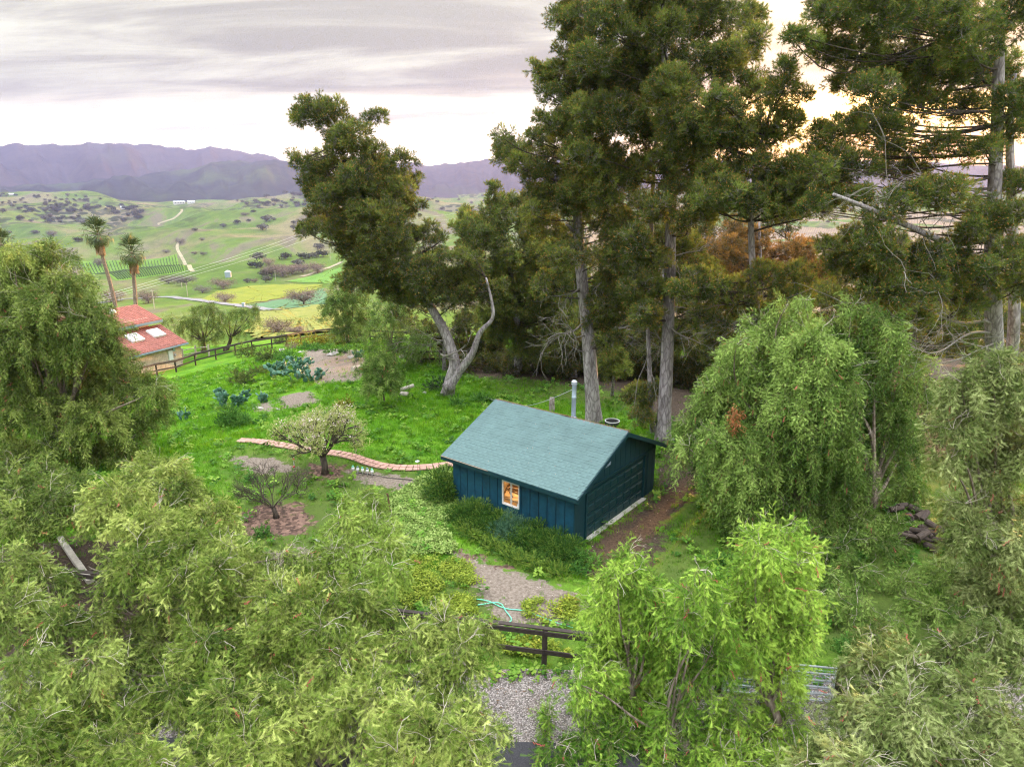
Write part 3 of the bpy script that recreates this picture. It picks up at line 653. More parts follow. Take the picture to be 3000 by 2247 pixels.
for c in range(ncourse):
    off = (c % 2)*SHW/2 + rnd(-.02, .02); y = -OG+.01-off
    while y < SL+OG:
        yc = y+SHW/2; lo_, hi_ = max(y, -OG), min(y+SHW, SL+OG); y += SHW
        if hi_-lo_ < .06: continue
        xl = -OE + c*SHE/cs; lift = .018+rnd(0, .008)
        loc = (xl-SLP*lift*.3 - .012, (lo_+hi_)/2, roofz(xl)+lift)
        rot = (rnd(-.008, .008), -ang+.012+rnd(0, .014), rnd(-.008, .008))
        if c < 12 and nsh < 300:
            old = c == 0 and random.random() < .16
            s = link('shingle', shm_old if old else random.choice(shm), roof, loc, rot, (1, (hi_-lo_)/SHW, 1)); nsh += 1
        else:
            w = hi_-lo_-.006; v = np.concatenate(shmesh(w).v); Mx = np.array(Matrix.Rotation(rot[2], 3, 'Z') @ Matrix.Rotation(rot[1], 3, 'Y') @ Matrix.Rotation(rot[0], 3, 'X'))
            full.add(v @ Mx.T + np.array(loc), [(0, 1, 2, 3), (0, 3, 5, 4), (0, 4, 6, 1), (3, 2, 7, 5)])
full.build('shingle_courses', M['shingle'], roof, kind='stuff')
mb = MB()
for k in range(24):
    y = -OG+k*.298; zr = roofz(SW/2)+.028
    for s in (-1, 1): mb.add([(SW/2, y, zr), (SW/2+s*.17, y, zr-.17*SLP), (SW/2+s*.17, min(y+.32, SL+OG), zr-.17*SLP-.008), (SW/2, min(y+.32, SL+OG), zr-.008)], [(0, 1, 2, 3) if s > 0 else (3, 2, 1, 0)])
part(mb, 'ridge_cap', M['shingle_old'])
for side, (xa, xb) in ((-1, (-OE, SW/2)), (1, (SW/2, SW+OE))):
    for yy in (-OG-.02, SL+OG+.02):
        mb = MB(); n = [(xa, yy-.018, roofz(xa)-.005), (xb, yy-.018, roofz(xb)-.005), (xb, yy-.018, roofz(xb)-.19), (xa, yy-.018, roofz(xa)-.19)]; n += [(a, b+.036, c) for a, b, c in n]
        mb.add(n, [(3, 2, 1, 0), (4, 5, 6, 7), (0, 1, 5, 4), (2, 3, 7, 6), (1, 2, 6, 5), (3, 0, 4, 7)]); part(mb, 'fascia', M['trim'])
for xx in (-OE-.018, SW+OE+.018): mb = MB(); mb.box((xx, SL/2, roofz(-OE)-.085), (.034, SL+2*OG-.01, .16)); part(mb, 'fascia', M['trim'])
mb = MB(); mb.box((-OE-.02, SL-1.0, roofz(-OE)+.006), (.06, 2.7, .012)); part(mb, 'bare_edge', M['bare_ply'])
# needle litter banked against the ridge on the rear slope, fallen leaves on the front
lit = MB()
for _ in range(5200):
    y = rnd(-OG, SL+OG); b = .55+.35*math.sin(y*1.7)+.2*math.sin(y*4.1); x = SW/2+.03+abs(random.gauss(0, .38))*b; x = min(x, SW+OE-.05)
    h = rnd(.0, .07)*max(0, 1-(x-SW/2)/.9); a = rnd(0, 6.28); l = rnd(.05, .12); c = np.array([x, y, roofz(x)+.02+h]); d = np.array([math.cos(a), math.sin(a), rnd(-.3, .3)])*l; p_ = np.array([-math.sin(a), math.cos(a), 0])*.008
    lit.add([c-p_, c+p_, c+d], [(0, 1, 2)])
lit.build('needle_litter', M['litter'], shed, kind='stuff')
mb = MB()
for _ in range(90):
    x = rnd(-.2, SW/2-.1); y = rnd(0, SL); c = np.array([x, y, roofz(x)+.03]); s = rnd(.015, .035); a = rnd(0, 6.28); d = np.array([math.cos(a), math.sin(a), 0])*s
    mb.add([c-d, c+np.array([-d[1], d[0], SLP*0])*.6, c+d, c+np.array([d[1], -d[0], 0])*.6+np.array([0, 0, .01])], [(0, 1, 2, 3)])
mb.build('fallen_leaves', M['bare_ply'], shed, kind='stuff')
# stove pipe on the rear slope
FXL, FYL = 4.3, 2.95; zb = roofz(FXL); ft = zb+1.75
fl = empty('stove_pipe', (FXL, FYL, zb)); fl.parent = shed; fl.scale = (.8, .8, 1)
mb = MB(); mb.lathe([(.125, -.05), (.125, 1.02), (.135, 1.03), (.135, 1.07), (.125, 1.08), (.125, 1.6), (.135, 1.61), (.135, 1.65), (.12, 1.66), (.0, 1.66)], 18); mb.build('pipe', M['galv'], fl, True)
mb = MB(); mb.lathe([(.0, 1.84), (.10, 1.84), (.17, 1.77), (.17, 1.75), (.10, 1.74)], 18); mb.lathe([(.17, 1.70), (.185, 1.68), (.17, 1.66), (.12, 1.66)], 18)
for k in range(4): mb.box((.11*math.cos(k*1.57), .11*math.sin(k*1.57), 1.70), (.02, .02, .1))
mb.build('rain_cap', M['steel'], fl, True)
mb = MB(); mb.lathe([(.24, -.02), (.20, .06), (.135, .16), (.125, .17)], 18); mb.build('flashing', M['galv'], fl, True)
# slack guy wire from the pipe toward the leaning pine
Rm = Matrix.Rotation(math.pi/2-YAW, 3, 'Z'); pw = Rm @ Vector((FXL, FYL, ft-.3)) + shed.location
pe = at_ground(1050, 862); pe[2] += .15
gp = [np.array(pw)*(1-t)+pe*t-np.array([0, 0, .75*math.sin(math.pi*t)]) for t in np.linspace(0, 1, 16)]
mb = MB(); mb.tube(gp, .012, 4); tag(mb.build('guy_wire', M['steel']), 'thin slack wire running from the stove pipe down to the grass', 'wire')

# ================================================================== YARD
# paver path: two columns of pavers along a curve
pth = [(680+a/3.352, 1150+b/3.352) for a, b in ((60, 477), (200, 480), (330, 497), (450, 515), (600, 540), (750, 566), (900, 590), (1050, 607), (1200, 642), (1330, 690), (1450, 723), (1600, 745), (1750, 748), (1900, 740), (2050, 725), (2250, 700))]
cl_ = np.array([at_ground(*src(*p))[:2] for p in pth]); seg = np.r_[0, np.cumsum(np.hypot(*np.diff(cl_, axis=0).T))]
def along(s): return np.array([np.interp(s, seg, cl_[:, 0]), np.interp(s, seg, cl_[:, 1])])
pavers = empty('path', tuple(at_ground(*src(*pth[7]))), kind='structure'); p0 = np.array(pavers.location)
mb = MB(); mb.box((0, 0, 0), (.29, .30, .05)); bv = mb.mesh('paver', M['brick'])
mb = MB(); nS = 90
for k in range(nS):
    s0, s1 = seg[-1]*k/nS, seg[-1]*(k+1)/nS; a, b = along(s0), along(s1); ta = unit(np.r_[along(s0+.1)-along(s0-.1), 0]); tb = unit(np.r_[along(s1+.1)-along(s1-.1), 0])
    na = np.array([-ta[1], ta[0]])*.36; nb_ = np.array([-tb[1], tb[0]])*.36
    V = [np.r_[q, gz(*q)+.045]-p0 for q in (a-na, b-nb_, b+nb_, a+na)]; mb.add(V, [(0, 1, 2, 3)])
mb.build('path_bed', simple('sandy_joint', (.13, .115, .06), .95, var=.3), pavers)
n = int(seg[-1]/.335)
for k in range(n):
    s = seg[0]+.17+k*.335; t_ = along(min(s+.1, seg[-1]))-along(max(s-.1, 0)); a = math.atan2(t_[1], t_[0]); nn = np.array([-math.sin(a), math.cos(a)])
    for q in (-1, 1):
        if k < 3 and random.random() < .3: continue
        c = along(s)+nn*q*.170 + np.array([rnd(-.012, .012), rnd(-.012, .012)])
        link('paver', bv, pavers, np.array([c[0], c[1], gz(*c)+.052+rnd(-.008, .010)])-p0, (rnd(-.02, .02), rnd(-.02, .02), a+rnd(-.05, .05)), (rnd(.96, 1.03), rnd(.96, 1.03), 1))

# rail fences: each post and rail a part
def rail_fence(pts, label, h=1.25, rails=(1.14, .55), pw=.13, rw=.14, posts=None):
    P = [np.array(p) for p in pts]; f = empty('rail_fence', tuple(P[len(P)//2]), label=label, cat='fence'); o = np.array(f.location)
    for i, p in enumerate(P):
        mb = MB(); mb.box((0, 0, h/2-.1), (pw, pw, h+.2), rz=.2); q = mb.build('post', M['wood'], f); q.location = p-o; q.rotation_euler = (rnd(-.03, .03), rnd(-.03, .03), 0)
    for a, b in zip(P[:-1], P[1:]):
        L = np.linalg.norm(b-a); d = (b-a)/L; rz = math.atan2(d[1], d[0]); pit = -math.asin(d[2])
        for hh in rails:
            mb = MB(); mb.box((0, 0, 0), (L-.01, .045, rw)); q = mb.build('rail', M['wood'], f); q.location = (a+b)/2-o+np.array([math.sin(rz)*(pw/2+.026), -math.cos(rz)*(pw/2+.026), hh+rnd(-.015, .015)]); q.rotation_euler = (0, pit, rz)
        if True:
            mb = MB(); mb.box((0, 0, 0), (L, .14, .035)); q = mb.build('cap_rail', M['wood'], f); q.location = (a+b)/2-o+np.array([0, 0, h+.022+rnd(-.006, .006)]); q.rotation_euler = (0, pit, rz)
    return f
fpx = [(236, 838), (270, 829), (306, 821), (340, 812), (381, 804), (423, 789), (467, 778), (509, 768), (546, 760), (588, 753), (620, 747), (650, 741), (680, 736), (712, 732), (760, 735), (800, 738), (845, 741), (890, 744)]
rail_fence([at_ground(*p) for p in fpx], 'long dark rail fence edging the lawn in front of the red roofed house', h=1.2)
rail_fence([at_ground(x, 788 + (x-900)*.008) for x in (910, 950, 990, 1030, 1070, 1110, 1150, 1190, 1230)], 'dark rail fence half hidden behind the leaning pine and the dense pines', h=1.2)
pa, pb = at_z(764, 1329, 1.2+.0), at_z(1247, 1390, 1.2); fd = (pb-pa)/np.linalg.norm(pb-pa); c0 = at_ground(1175, 1440)
P_ = []
for k in np.arange(-9, 2.01, 1): q = c0+fd*2.35*k; P_.append(np.array([q[0], q[1], gz(q[0], q[1])]))
gate_l = at_ground(1549, 1500); P_[-1] = gate_l
rail_fence(P_, 'near dark rail fence along the gravel verge, below the juniper hedge', h=1.3, rails=(1.2, .58))
gate_r = at_ground(1806, 1527); P2 = [gate_r]
for k in range(1, 4): q = gate_r+np.array([2.3*k, .30*k, 0]); P2.append(np.array([q[0], q[1], gz(q[0], q[1])]))
rail_fence(P2, 'dark rail fence to the right of the metal gate, mostly hidden in pepper foliage', h=1.3, rails=(1.2, .58))
# tube gate
ga, gb2 = gate_l+(gate_r-gate_l)*.035, gate_l+(gate_r-gate_l)*.955
gate = empty('metal_gate', tuple(ga), math.atan2((gb2-ga)[1], (gb2-ga)[0]), label='silver tube farm gate with wire mesh, half covered by weeping pepper foliage', cat='gate'); GL_ = np.linalg.norm((gb2-ga)[:2])
for k in range(6): mb = MB(); mb.tube([(0, 0, .16+.215*k), (GL_, 0, .16+.215*k)], .027, 8); mb.build('bar', M['steel'], gate, True)
for x in (0, GL_): mb = MB(); mb.tube([(x, 0, .10), (x, 0, 1.28)], .030, 8); mb.build('upright', M['steel'], gate, True)
mb = MB()
for k in range(34): mb.tube([(.05+k*(GL_-.1)/33, .032, .15), (.05+k*(GL_-.1)/33, .032, 1.24)], .004, 3)
for k in range(11): mb.tube([(0, .034, .2+.1*k), (GL_, .034, .2+.1*k)], .004, 3)
mb.build('wire_mesh', M['galv'], gate, kind='stuff')
mb = MB(); cm = np.array([0, 0, 0.])
for k in range(9):
    a = k*.7; V = [(0, 0, .0), (.05*math.cos(a), .05*math.sin(a), -.05), (.10*math.cos(a+.3), .10*math.sin(a+.3), -.26-.05*(k % 3)), (.06*math.cos(a+.8), .06*math.sin(a+.8), -.22)]; mb.add(V, [(0, 1, 2, 3)])
o = mb.build('white_rag', M['white']); o.location = gb2+np.array([0.02, -.05, .62]); tag(o, 'white rag tied to the right end of the metal gate', 'rag')

# garden hose
def S7(a, b): return at_ground(*src(1000+a/2.212, 1500+b/2.212))+np.array([0, 0, .03])
def smooth(P, k=5):
    P = np.array(P); t = np.arange(len(P)); tt = np.linspace(0, len(P)-1, (len(P)-1)*k+1)
    Q = np.stack([np.interp(tt, t, P[:, i]) for i in range(3)], 1)
    for _ in range(6): Q[1:-1] = .25*Q[:-2]+.5*Q[1:-1]+.25*Q[2:]
    return Q
mb = MB(); mb.tube(smooth([S7(*p) for p in ((760, 572), (860, 565), (960, 578), (1030, 620), (1090, 635), (1140, 637), (1200, 645), (1260, 670), (1330, 695), (1400, 725), (1500, 755))]), .019, 6)
mb.tube(smooth([S7(*p) for p in ((880, 606), (930, 600), (1000, 585), (1045, 600), (1060, 640), (1100, 685), (1105, 710), (1070, 727))]), .019, 6)
tag(mb.build('garden_hose', M['hose'], smooth=True), 'light green garden hose looped on bare soil behind the near fence', 'hose')

# timber plank at the left, two lengths butted
a, b = at_ground(130, 1165), at_ground(196, 1262); pl = empty('timber_edging', tuple((a+b)/2), label='pale weathered timber edging lying on bark mulch at the left', cat='timber edging')
for (s, e, dz) in ((0, .60, 0), (.605, 1, .035)):
    p, q = a+(b-a)*s, a+(b-a)*e; L = np.linalg.norm(q-p); mb = MB(); mb.box((0, 0, 0), (L, .21, .15)); k = mb.build('plank', M['oldwood'], pl); k.location = (p+q)/2-(a+b)/2+np.array([0, 0, .07+dz]); k.rotation_euler = (0, 0, math.atan2((q-p)[1], (q-p)[0]))
def rock(px, py, s, label, flat=.5, m='stone', cat='rock', name='rock', group=None):
    p = at_ground(px, py); mb = MB(); rg = np.random.default_rng(int(px*7+py)); n, k = 9, 6; V = [(0, 0, flat)]
    for i in range(1, k):
        th = math.pi*i/k
        for j in range(n):
            ph = 2*math.pi*j/n; rr = 1+rg.uniform(-.22, .22); V.append((math.sin(th)*math.cos(ph)*rr, math.sin(th)*math.sin(ph)*rr*.8, math.cos(th)*flat*rr))
    V.append((0, 0, -flat)); F = [(0, 1+j, 1+(j+1) % n) for j in range(n)] + [(1+(i)*n+j, 1+(i+1)*n+j, 1+(i+1)*n+(j+1) % n, 1+i*n+(j+1) % n) for i in range(k-2) for j in range(n)] + [(len(V)-1, 1+(k-2)*n+(j+1) % n, 1+(k-2)*n+j) for j in range(n)]
    mb.add(np.array(V)*s, F); o = mb.build(name, M[m]); o.location = p+np.array([0, 0, s*flat*.4]); o.rotation_euler = (rg.uniform(-.15, .15), rg.uniform(-.15, .15), rg.uniform(0, 3)); return tag(o, label, cat, group)
rock(719, 766, .62, 'large flat pale stone at the back of the bare soil bed', .28); rock(760, 773, .5, 'tilted flat stone right of the larger one in the soil bed', .3)
rock(651, 762, .42, 'small flat stone behind the prickly pear clump', .3); rock(609, 759, .4, 'whitish stone at the left end of the soil bed', .5)
rock(871, 774, .38, 'grey stone under the weeping tree behind the young pepper tree', .7); rock(918, 851, .22, 'small pale stone in the grass left of the leaning pine', .6)
rock(560, 884, .38, 'flat pale rock in grass below the small cactus', .3); rock(600, 885, .15, 'tiny pale stone in the grass beside the flat rock below the cactus', .5)
def log(p, L, r_, rz, label, tilt=0, m='log', group=None):
    mb = MB(); mb.tube([(-L/2, 0, 0), (-L*.2, 0, .01), (L*.2, .01, 0), (L/2, 0, 0)], [r_*1.05, r_, r_*.97, r_*.95], 10); o = mb.build('log', M[m]); o.location = p; o.rotation_euler = (0, tilt, rz); return tag(o, label, 'log', group)
log(at_ground(772, 801)+[0, 0, .2], 1.0, .24, .9, 'short grey log standing out on the bare soil bed', m='oldwood')
log(at_ground(879, 845)+[0, 0, .25], 1.1, .14, .6, 'grey log leaning over another in the grass by the young pepper tree', -.15, 'oldwood'); log(at_ground(874, 856)+[0, 0, .12], .55, .2, -.2, 'short round log end lying under the leaning grey log', 0, 'oldwood')
# heaps of firewood in the shade on the right
for (px, py, nl_, lab) in ((1990, 1178, 16, 'dark firewood log in the bigger heap under the right pepper trees'), (1958, 1112, 7, 'dark firewood log in the smaller heap under the right pepper trees')):
    c = at_ground(px, py)
    for k in range(nl_): log(c+np.array([rnd(-.65, .65), rnd(-.45, .45), .12+.20*(k//5)]), rnd(.5, .75), rnd(.08, .15), rnd(0, 3.1), lab, rnd(-.4, .4), group='firewood heaps')
# cut stump behind the shed, white trough, ball lamp
p = at_ground(1192, 889); mb = MB(); mb.lathe([(.24, -.1), (.19, .1), (.165, .5), (.16, .93), (.0, .95)], 12); mb.tube([(-.14, 0, -.05), (-.34, .05, -.1)], [.1, .04], 6)
o = mb.build('stump', M['palebark'], smooth=True); o.location = p; tag(o, 'tall cut stump in grass behind the shed ridge', 'stump')
p = at_ground(1322, 921); tr = empty('round_tub', tuple(p), label='round white rimmed tub behind the shed at the pine trunk', cat='tub')
mb = MB(); mb.lathe([(.0, .02), (.40, .02), (.44, .33), (.41, .33), (.38, .06), (0, .05)], 20); mb.build('tub_body', M['black'], tr, True)
mb = MB(); mb.lathe([(.40, .33), (.45, .34), (.45, .37), (.40, .37)], 20); mb.build('rim', M['white'], tr, True)
p = at_ground(1452, 972); bl = empty('garden_lamp', tuple(p), label='small pale dome garden lamp beside the shed rear eave', cat='lamp')
mb = MB(); mb.tube([(0, 0, 0), (0, 0, .5)], .012, 5); mb.build('stake', M['black'], bl); mb = MB(); mb.lathe([(0, .70), (.08, .67), (.12, .60), (.12, .56), (.0, .56)], 12); mb.build('dome', M['glass'], bl, True)
p = at_ground(*src(1224.5, 1394)); pl_ = empty('path_light', tuple(p), label='thin stake path light at the lower edge of the paver path', cat='path light')
mb = MB(); mb.tube([(0, 0, 0), (.02, 0, .75)], .012, 5); mb.build('stake', M['rust'], pl_); mb = MB(); mb.lathe([(0, .83), (.11, .78), (.11, .76), (.03, .74), (.0, .74)], 10); mb.build('shade', M['steel'], pl_)
p = at_ground(*src(1143, 1501)); mb = MB(); mb.box((0, 0, .45), (.05, .05, .9), rz=.4); mb.box((0, .02, .45), (.07, .015, .9), rz=.4); mb.box((-.02, 0, .91), (.06, .05, .03)); o = mb.build('iron_stake', M['rust']); o.location = p; o.rotation_euler = (.05, -.07, 0); tag(o, 'rusty iron stake at the edge of the pale ground cover', 'stake')
for (a, b, lab) in (((862, 1364), .62, 'red marked sprinkler riser on mulch by the blossom tree'), ((862, 1374), .2, 'low red sprinkler head in front of the taller riser')):
    p = at_ground(*src(*a)); sp_ = empty('sprinkler', tuple(p), label=lab, cat='sprinkler'); mb = MB(); mb.tube([(0, 0, 0), (0, 0, b)], .02, 6); mb.build('riser', M['white'], sp_); mb = MB(); mb.lathe([(.0, b*.55+.06), (.06, b*.55+.05), (.06, b*.55-.02), (0, b*.55-.02)], 8); mb.build('head', M['red'], sp_)
p = at_ground(*src(1063, 1392)); vm = empty('irrigation_valve_row', tuple(p), -.35, label='row of white and green irrigation valves beside the paver path', cat='irrigation valves')
for k in range(5):
    x = .27*k-.54; mb = MB(); mb.tube([(x, 0, 0), (x, 0, .26), (x, -.03, .32)], .035, 6); mb.lathe([(.07, .22), (.085, .26), (.07, .34), (.0, .36)], 10, (x, 0, 0)); v_ = mb.build('valve', M['white'], vm, True)
    mb = MB(); mb.lathe([(.05, .36), (.05, .42), (0, .43)], 8, (x, 0, 0)); mb.build('valve_cap', M['bluedoor'] if k % 2 else M['hose'], v_)
mb = MB(); mb.tube([(-.6, 0, .10), (.62, 0, .10)], .03, 6); mb.tube([(.62, 0, .10), (1.3, .1, .03), (2.6, .25, .03)], .018, 5); mb.build('supply_pipe', M['black'], vm)
# leftover timber half hidden by the ground cover: a short dark sleeper and a white offcut
o = MB().box((0, 0, .08), (1.1, .2, .14)).build('sleeper', M['wood']); o.location = at_ground(575, 1222); o.rotation_euler = (0, 0, -.4); tag(o, 'short dark timber sleeper among the lower shrubs left of centre', 'sleeper')
o = MB().box((0, 0, .03), (.45, .09, .03)).build('offcut', M['white']); o.location = at_ground(*src(928, 1584)); o.rotation_euler = (0, 0, -.8); tag(o, 'small white wood offcut on the mulch below the bare tree', 'offcut')

# ================================================================== RED ROOFED HOUSE
hb = at_ground(396, 790); hd = np.array([math.sin(R(23)), math.cos(R(23)), 0]); hn = np.array([hd[1], -hd[0], 0])
house = empty('house', tuple(hb), math.atan2(hn[1], hn[0]), label='low brick house with red tiled roofs and two skylights beyond the fence', cat='house')   # local x = out of the wall, y = away along it
def fit_top(px, py):
    best = min((abs((lambda q: CY-FPX*(q@_up)/(q@_fw))(hb+np.array([0, 0, h])-[0, 0, CAMZ])-py), h) for h in np.arange(1, 4, .02)); return best[1]
HH = fit_top(395, 745); HLn = 12.0
mb = MB(); mb.box((-2.6, -HLn/2, HH/2-.4), (5.2, HLn, HH+.8)); mb.build('wall', simple('brick_joint', (.40, .32, .25), .9, var=.1), house)
hbk = simple('tan_brick', (.56, .43, .34), .85, var=.2, scale=2); mb = MB()
nr = int((HH-.1)/.115)
for r_ in range(nr):
    y = -.02-(.2 if r_ % 2 else 0)
    while y > -6.3: mb.box((.012, y-.19, .06+r_*.115), (.03, .37, .10)); y -= .39
mb.build('brick_courses', hbk, house, kind='stuff')
tm = M['tile']
def tiled(x_low, x_high, z_low, z_high, y0, y1, name='roof'):
    """mono-pitch of barrel tiles: eave at x_low (outer), rising toward x_high"""
    nx = 13; ny = int((y1-y0)/.26); L = math.hypot(x_high-x_low, z_high-z_low); mb = MB()
    dx, dz = (x_high-x_low)/nx, (z_high-z_low)/nx
    for i in range(nx):
        for j in range(ny):
            yc = y0+(j+.5)*(y1-y0)/ny; w = (y1-y0)/ny/2
            xa, za, xb, zb_ = x_low+dx*i, z_low+dz*i, x_low+dx*(i+1.06), z_low+dz*(i+1.06)
            prof = [(-w, 0), (-w*.55, .075), (0, .10), (w*.55, .075), (w, 0)]; lift = .035+rnd(0, .012)
            V = [(xa, yc+a, za+b+lift) for a, b in prof]+[(xb, yc+a*.92, zb_+b*.9) for a, b in prof]; V += [(xa, yc-w, za-.02), (xa, yc+w, za-.02)]
            mb.add(V, [(k, k+1, k+6, k+5) for k in range(4)]+[(10, 11, 4, 3, 2, 1, 0)])
    r0 = MB(); th = .16; V = [(x_low, y0, z_low), (x_high, y0, z_high), (x_high, y1, z_high), (x_low, y1, z_low)]; V += [(a, b, c-th) for a, b, c in V]
    r0.add(V, [(0, 1, 2, 3), (7, 6, 5, 4), (0, 4, 5, 1), (1, 5, 6, 2), (2, 6, 7, 3), (3, 7, 4, 0)]); rf = r0.build(name, tm, house); mb.build('roof_tiles', tm, rf, kind='stuff'); return rf
RZ = HH+.16; rf = tiled(.45, -3.15, RZ, RZ+1.62, -HLn, .55)
for yy in (-1.25, -3.75):
    s = empty('skylight'); s.parent = rf; xm = -1.75; zm = RZ+(.45-xm)*.45+.20; s.location = (xm, yy, zm); s.rotation_euler = (0, math.atan(.45), 0)
    mb = MB()
    for q in (-1, 1): mb.box((0, q*.62, 0), (1.30, .12, .20)); mb.box((q*.60, 0, 0), (.12, 1.12, .20))
    mb.build('frame', M['white'], s); mb = MB(); mb.box((0, 0, .05), (1.08, 1.1, .05)); mb.build('pane', M['glass'], s)
mb = MB(); mb.box((.52, -HLn/2+.3, RZ-.06), (.10, HLn+.5, .14)); mb.build('gutter', M['bluedoor'], house)
mb = MB(); mb.box((-5.0, -HLn/2-.4, RZ+1.3), (3.6, HLn-.9, 2.6)); mb.build('upper_wall', hbk, house)
rf2 = tiled(-2.55, -6.0, RZ+2.25, RZ+3.55, -HLn, .35)
mb = MB(); mb.box((-2.50, -HLn/2+.2, RZ+2.13), (.06, HLn+.3, .24)); mb.build('fascia', M['bluedoor'], house)
mb = MB(); mb.box((-2.85, -HLn/2, RZ+2.0), (.06, .1, .3)); mb.build('bracket', M['bluedoor'], house)
mb = MB(); mb.box((.05, -6.75, HH/2-.1), (.08, .95, HH-.3)); mb.build('door', M['bluedoor'], house)
mb = MB(); mb.box((.09, -1.45, 1.45), (.16, .5, 1.0)); mb.box((.18, -1.45, 1.6), (.02, .2, .14)); mb.build('meter_box', M['white'], house)
mb = MB(); mb.box((.07, -.95, 1.95), (.12, .24, .4)); mb.build('junction_box', M['galv'], house); mb = MB(); mb.lathe([(.0, .12), (.10, .10), (.12, 0)], 10); o = mb.build('electric_meter', M['glass'], house); o.location = (.03, -.85, 1.35); o.rotation_euler = (0, math.pi/2, 0)
mb = MB(); mb.lathe([(0, .42), (.25, .37), (.42, .18), (.46, 0), (.0, 0)], 16); o = mb.build('roof_dome', M['white'], house, True); o.location = (-5.2, -3.2, RZ+3.30)
# rustic side fence by the house
rp = [at_ground(x, y) for x, y in ((396, 778), (424, 772), (452, 770))]
f = empty('pole_fence', tuple(rp[1]), label='short weathered pole fence between the house and the dark trees', cat='fence')
for p in rp: o = MB().tube([(0, 0, -.1), (.03, 0, 1.3)], .09, 7).build('post', M['oldwood'], f); o.location = p-rp[1]
for a, b in zip(rp[:-1], rp[1:]):
    for h in (.55, 1.05): MB().tube([a-rp[1]+[0, 0, h], b-rp[1]+[0, 0, h]], .05, 6).build('rail', M['oldwood'], f)

# ================================================================== VEGETATION
def blobs_y(lst, y, dy=1.5, rng=RNG):
    out_ = []
    for b in lst:
        yy = y + (b[3] if len(b) > 3 else rng.uniform(-dy, dy)); p = at_y(b[0], b[1], yy); r0 = b[2]*yy/FPX; g0 = gz(p[0], p[1])
        if p[2] < g0+.5*r0+.2: p = at_z(b[0], b[1], g0+.5*r0+.25)
        sl = (p-[0, 0, CAMZ])@_fw; out_.append((p, b[2]*sl/FPX))
    return out_
def blobs_z(lst, zc, dz=.65, rng=RNG):
    out_ = []
    for b in lst:
        zz = zc + (b[3] if len(b) > 3 else rng.uniform(-dz, dz)); p = at_z(b[0], b[1], zz); sl = (p-[0, 0, CAMZ])@_fw; out_.append((p, b[2]*sl/FPX))
    return out_
def pepper_tree(label, base, blobs, kit, dens=15, tint=.5, tips=.36, hang=2, tr=.22, twigs=1.6, name='pepper_tree', bark_='pepperbark', sub=4, wts=(.33, .33, .32, .02), seed=1, trunk_path=None, step=.34):
    rng = np.random.default_rng(seed); base = np.array(base, float); t = empty(name, tuple(base), label=label, cat='tree')
    C = np.array([b[0] for b in blobs]); cen = C.mean(0); top = base + (cen-base)*.42; top[2] = base[2] + (cen[2]-base[2])*.5
    mb = MB()
    pts = [base-[0, 0, .2]] + (trunk_path or [base+(top-base)*.5+rng.normal(size=3)*.12]) + [top]
    mb.tube(smooth(pts, 4), np.linspace(tr, tr*.7, (len(pts)-1)*4+1), 9); mb.tube([base-[0, 0, .25], base+[0, 0, .35]], [tr*1.35, tr*1.0], 9)
    o = mb.build('trunk', M[bark_], t, True); o.location = -base
    mb = MB()
    for (c, r) in blobs:
        
        if c[2] > base[2]+1.3: mb.tube(smooth(curve3(top-[0, 0, .2], np.array(c)-[0, 0, .35*r], -.03, 5, rng), 3), np.linspace(tr*.38, .014, 13), 5, cap=False)
        for _ in range(int(twigs*1.9)):
            d = unit(rng.normal(size=3)*[1, 1, .5]+[0, 0, .5])
            grow(mb, np.array(c)+d*r*.15, d, r*.62, .011, 2, rng, .6, .0, 2, 1)
    o = mb.build('branches', [M[bark_], M['twig']], t, kind='stuff'); o.location = -base
    P, D, S, T = drape(blobs, dens, rng, tint, tips, hang, step, sub)
    ok = P[:, 2] > terr(P[:, 0], P[:, 1])+.15
    scatter('crown', kit, 4, P[ok], D[ok], S[ok], T[ok], t, wts); return t, len(P)
NINST = 0
K_olive = pepper_kit('pepper_olive', (.030, .068, .008), (.15, .23, .030), (.49, .56, .15))
K_lime = pepper_kit('pepper_lime', (.040, .11, .010), (.155, .30, .030), (.46, .66, .10))
K_green = pepper_kit('pepper_green', (.032, .080, .012), (.125, .225, .036), (.35, .49, .115))
K_grey = pepper_kit('pepper_grey', (.045, .080, .014), (.165, .225, .055), (.44, .50, .20))
K_far = pepper_kit('pepper_far', (.035, .072, .010), (.13, .20, .032), (.37, .45, .11))
K_soft = pepper_kit('pepper_soft', (.13, .21, .030), (.24, .36, .055), (.42, .52, .12))

S1 = [(90, 1000, 60), (200, 980, 50), (170, 880, 60), (40, 840, 60), (270, 980, 36), (120, 740, 60), (10, 1010, 50), (45, 590, 75), (110, 548, 48), (25, 545, 40), (120, 650, 80), (195, 690, 60), (60, 720, 95), (190, 745, 78), (212, 705, 36), (25, 800, 85), (130, 810, 85), (245, 825, 68), (305, 845, 55), (335, 890, 38), (205, 905, 68), (60, 890, 85), (285, 925, 48), (130, 960, 55), (340, 835, 30), (20, 660, 70), (160, 600, 40), (202, 770, 42), (30, 970, 60)]
S2 = [(50, 1060, 55), (110, 1085, 55), (20, 1115, 55), (155, 1050, 42), (100, 1020, 40), (15, 1030, 45), (60, 1130, 40), (160, 1110, 30)]
S3 = [(330, 1020, 55), (255, 1075, 62), (385, 1065, 65), (455, 1115, 55), (330, 1140, 75), (425, 1180, 65), (500, 1185, 38), (300, 1215, 65), (395, 1250, 55), (290, 1040, 45), (370, 1010, 35), (250, 1230, 40), (470, 1230, 45), (610, 1195, 30), (660, 1215, 30)]
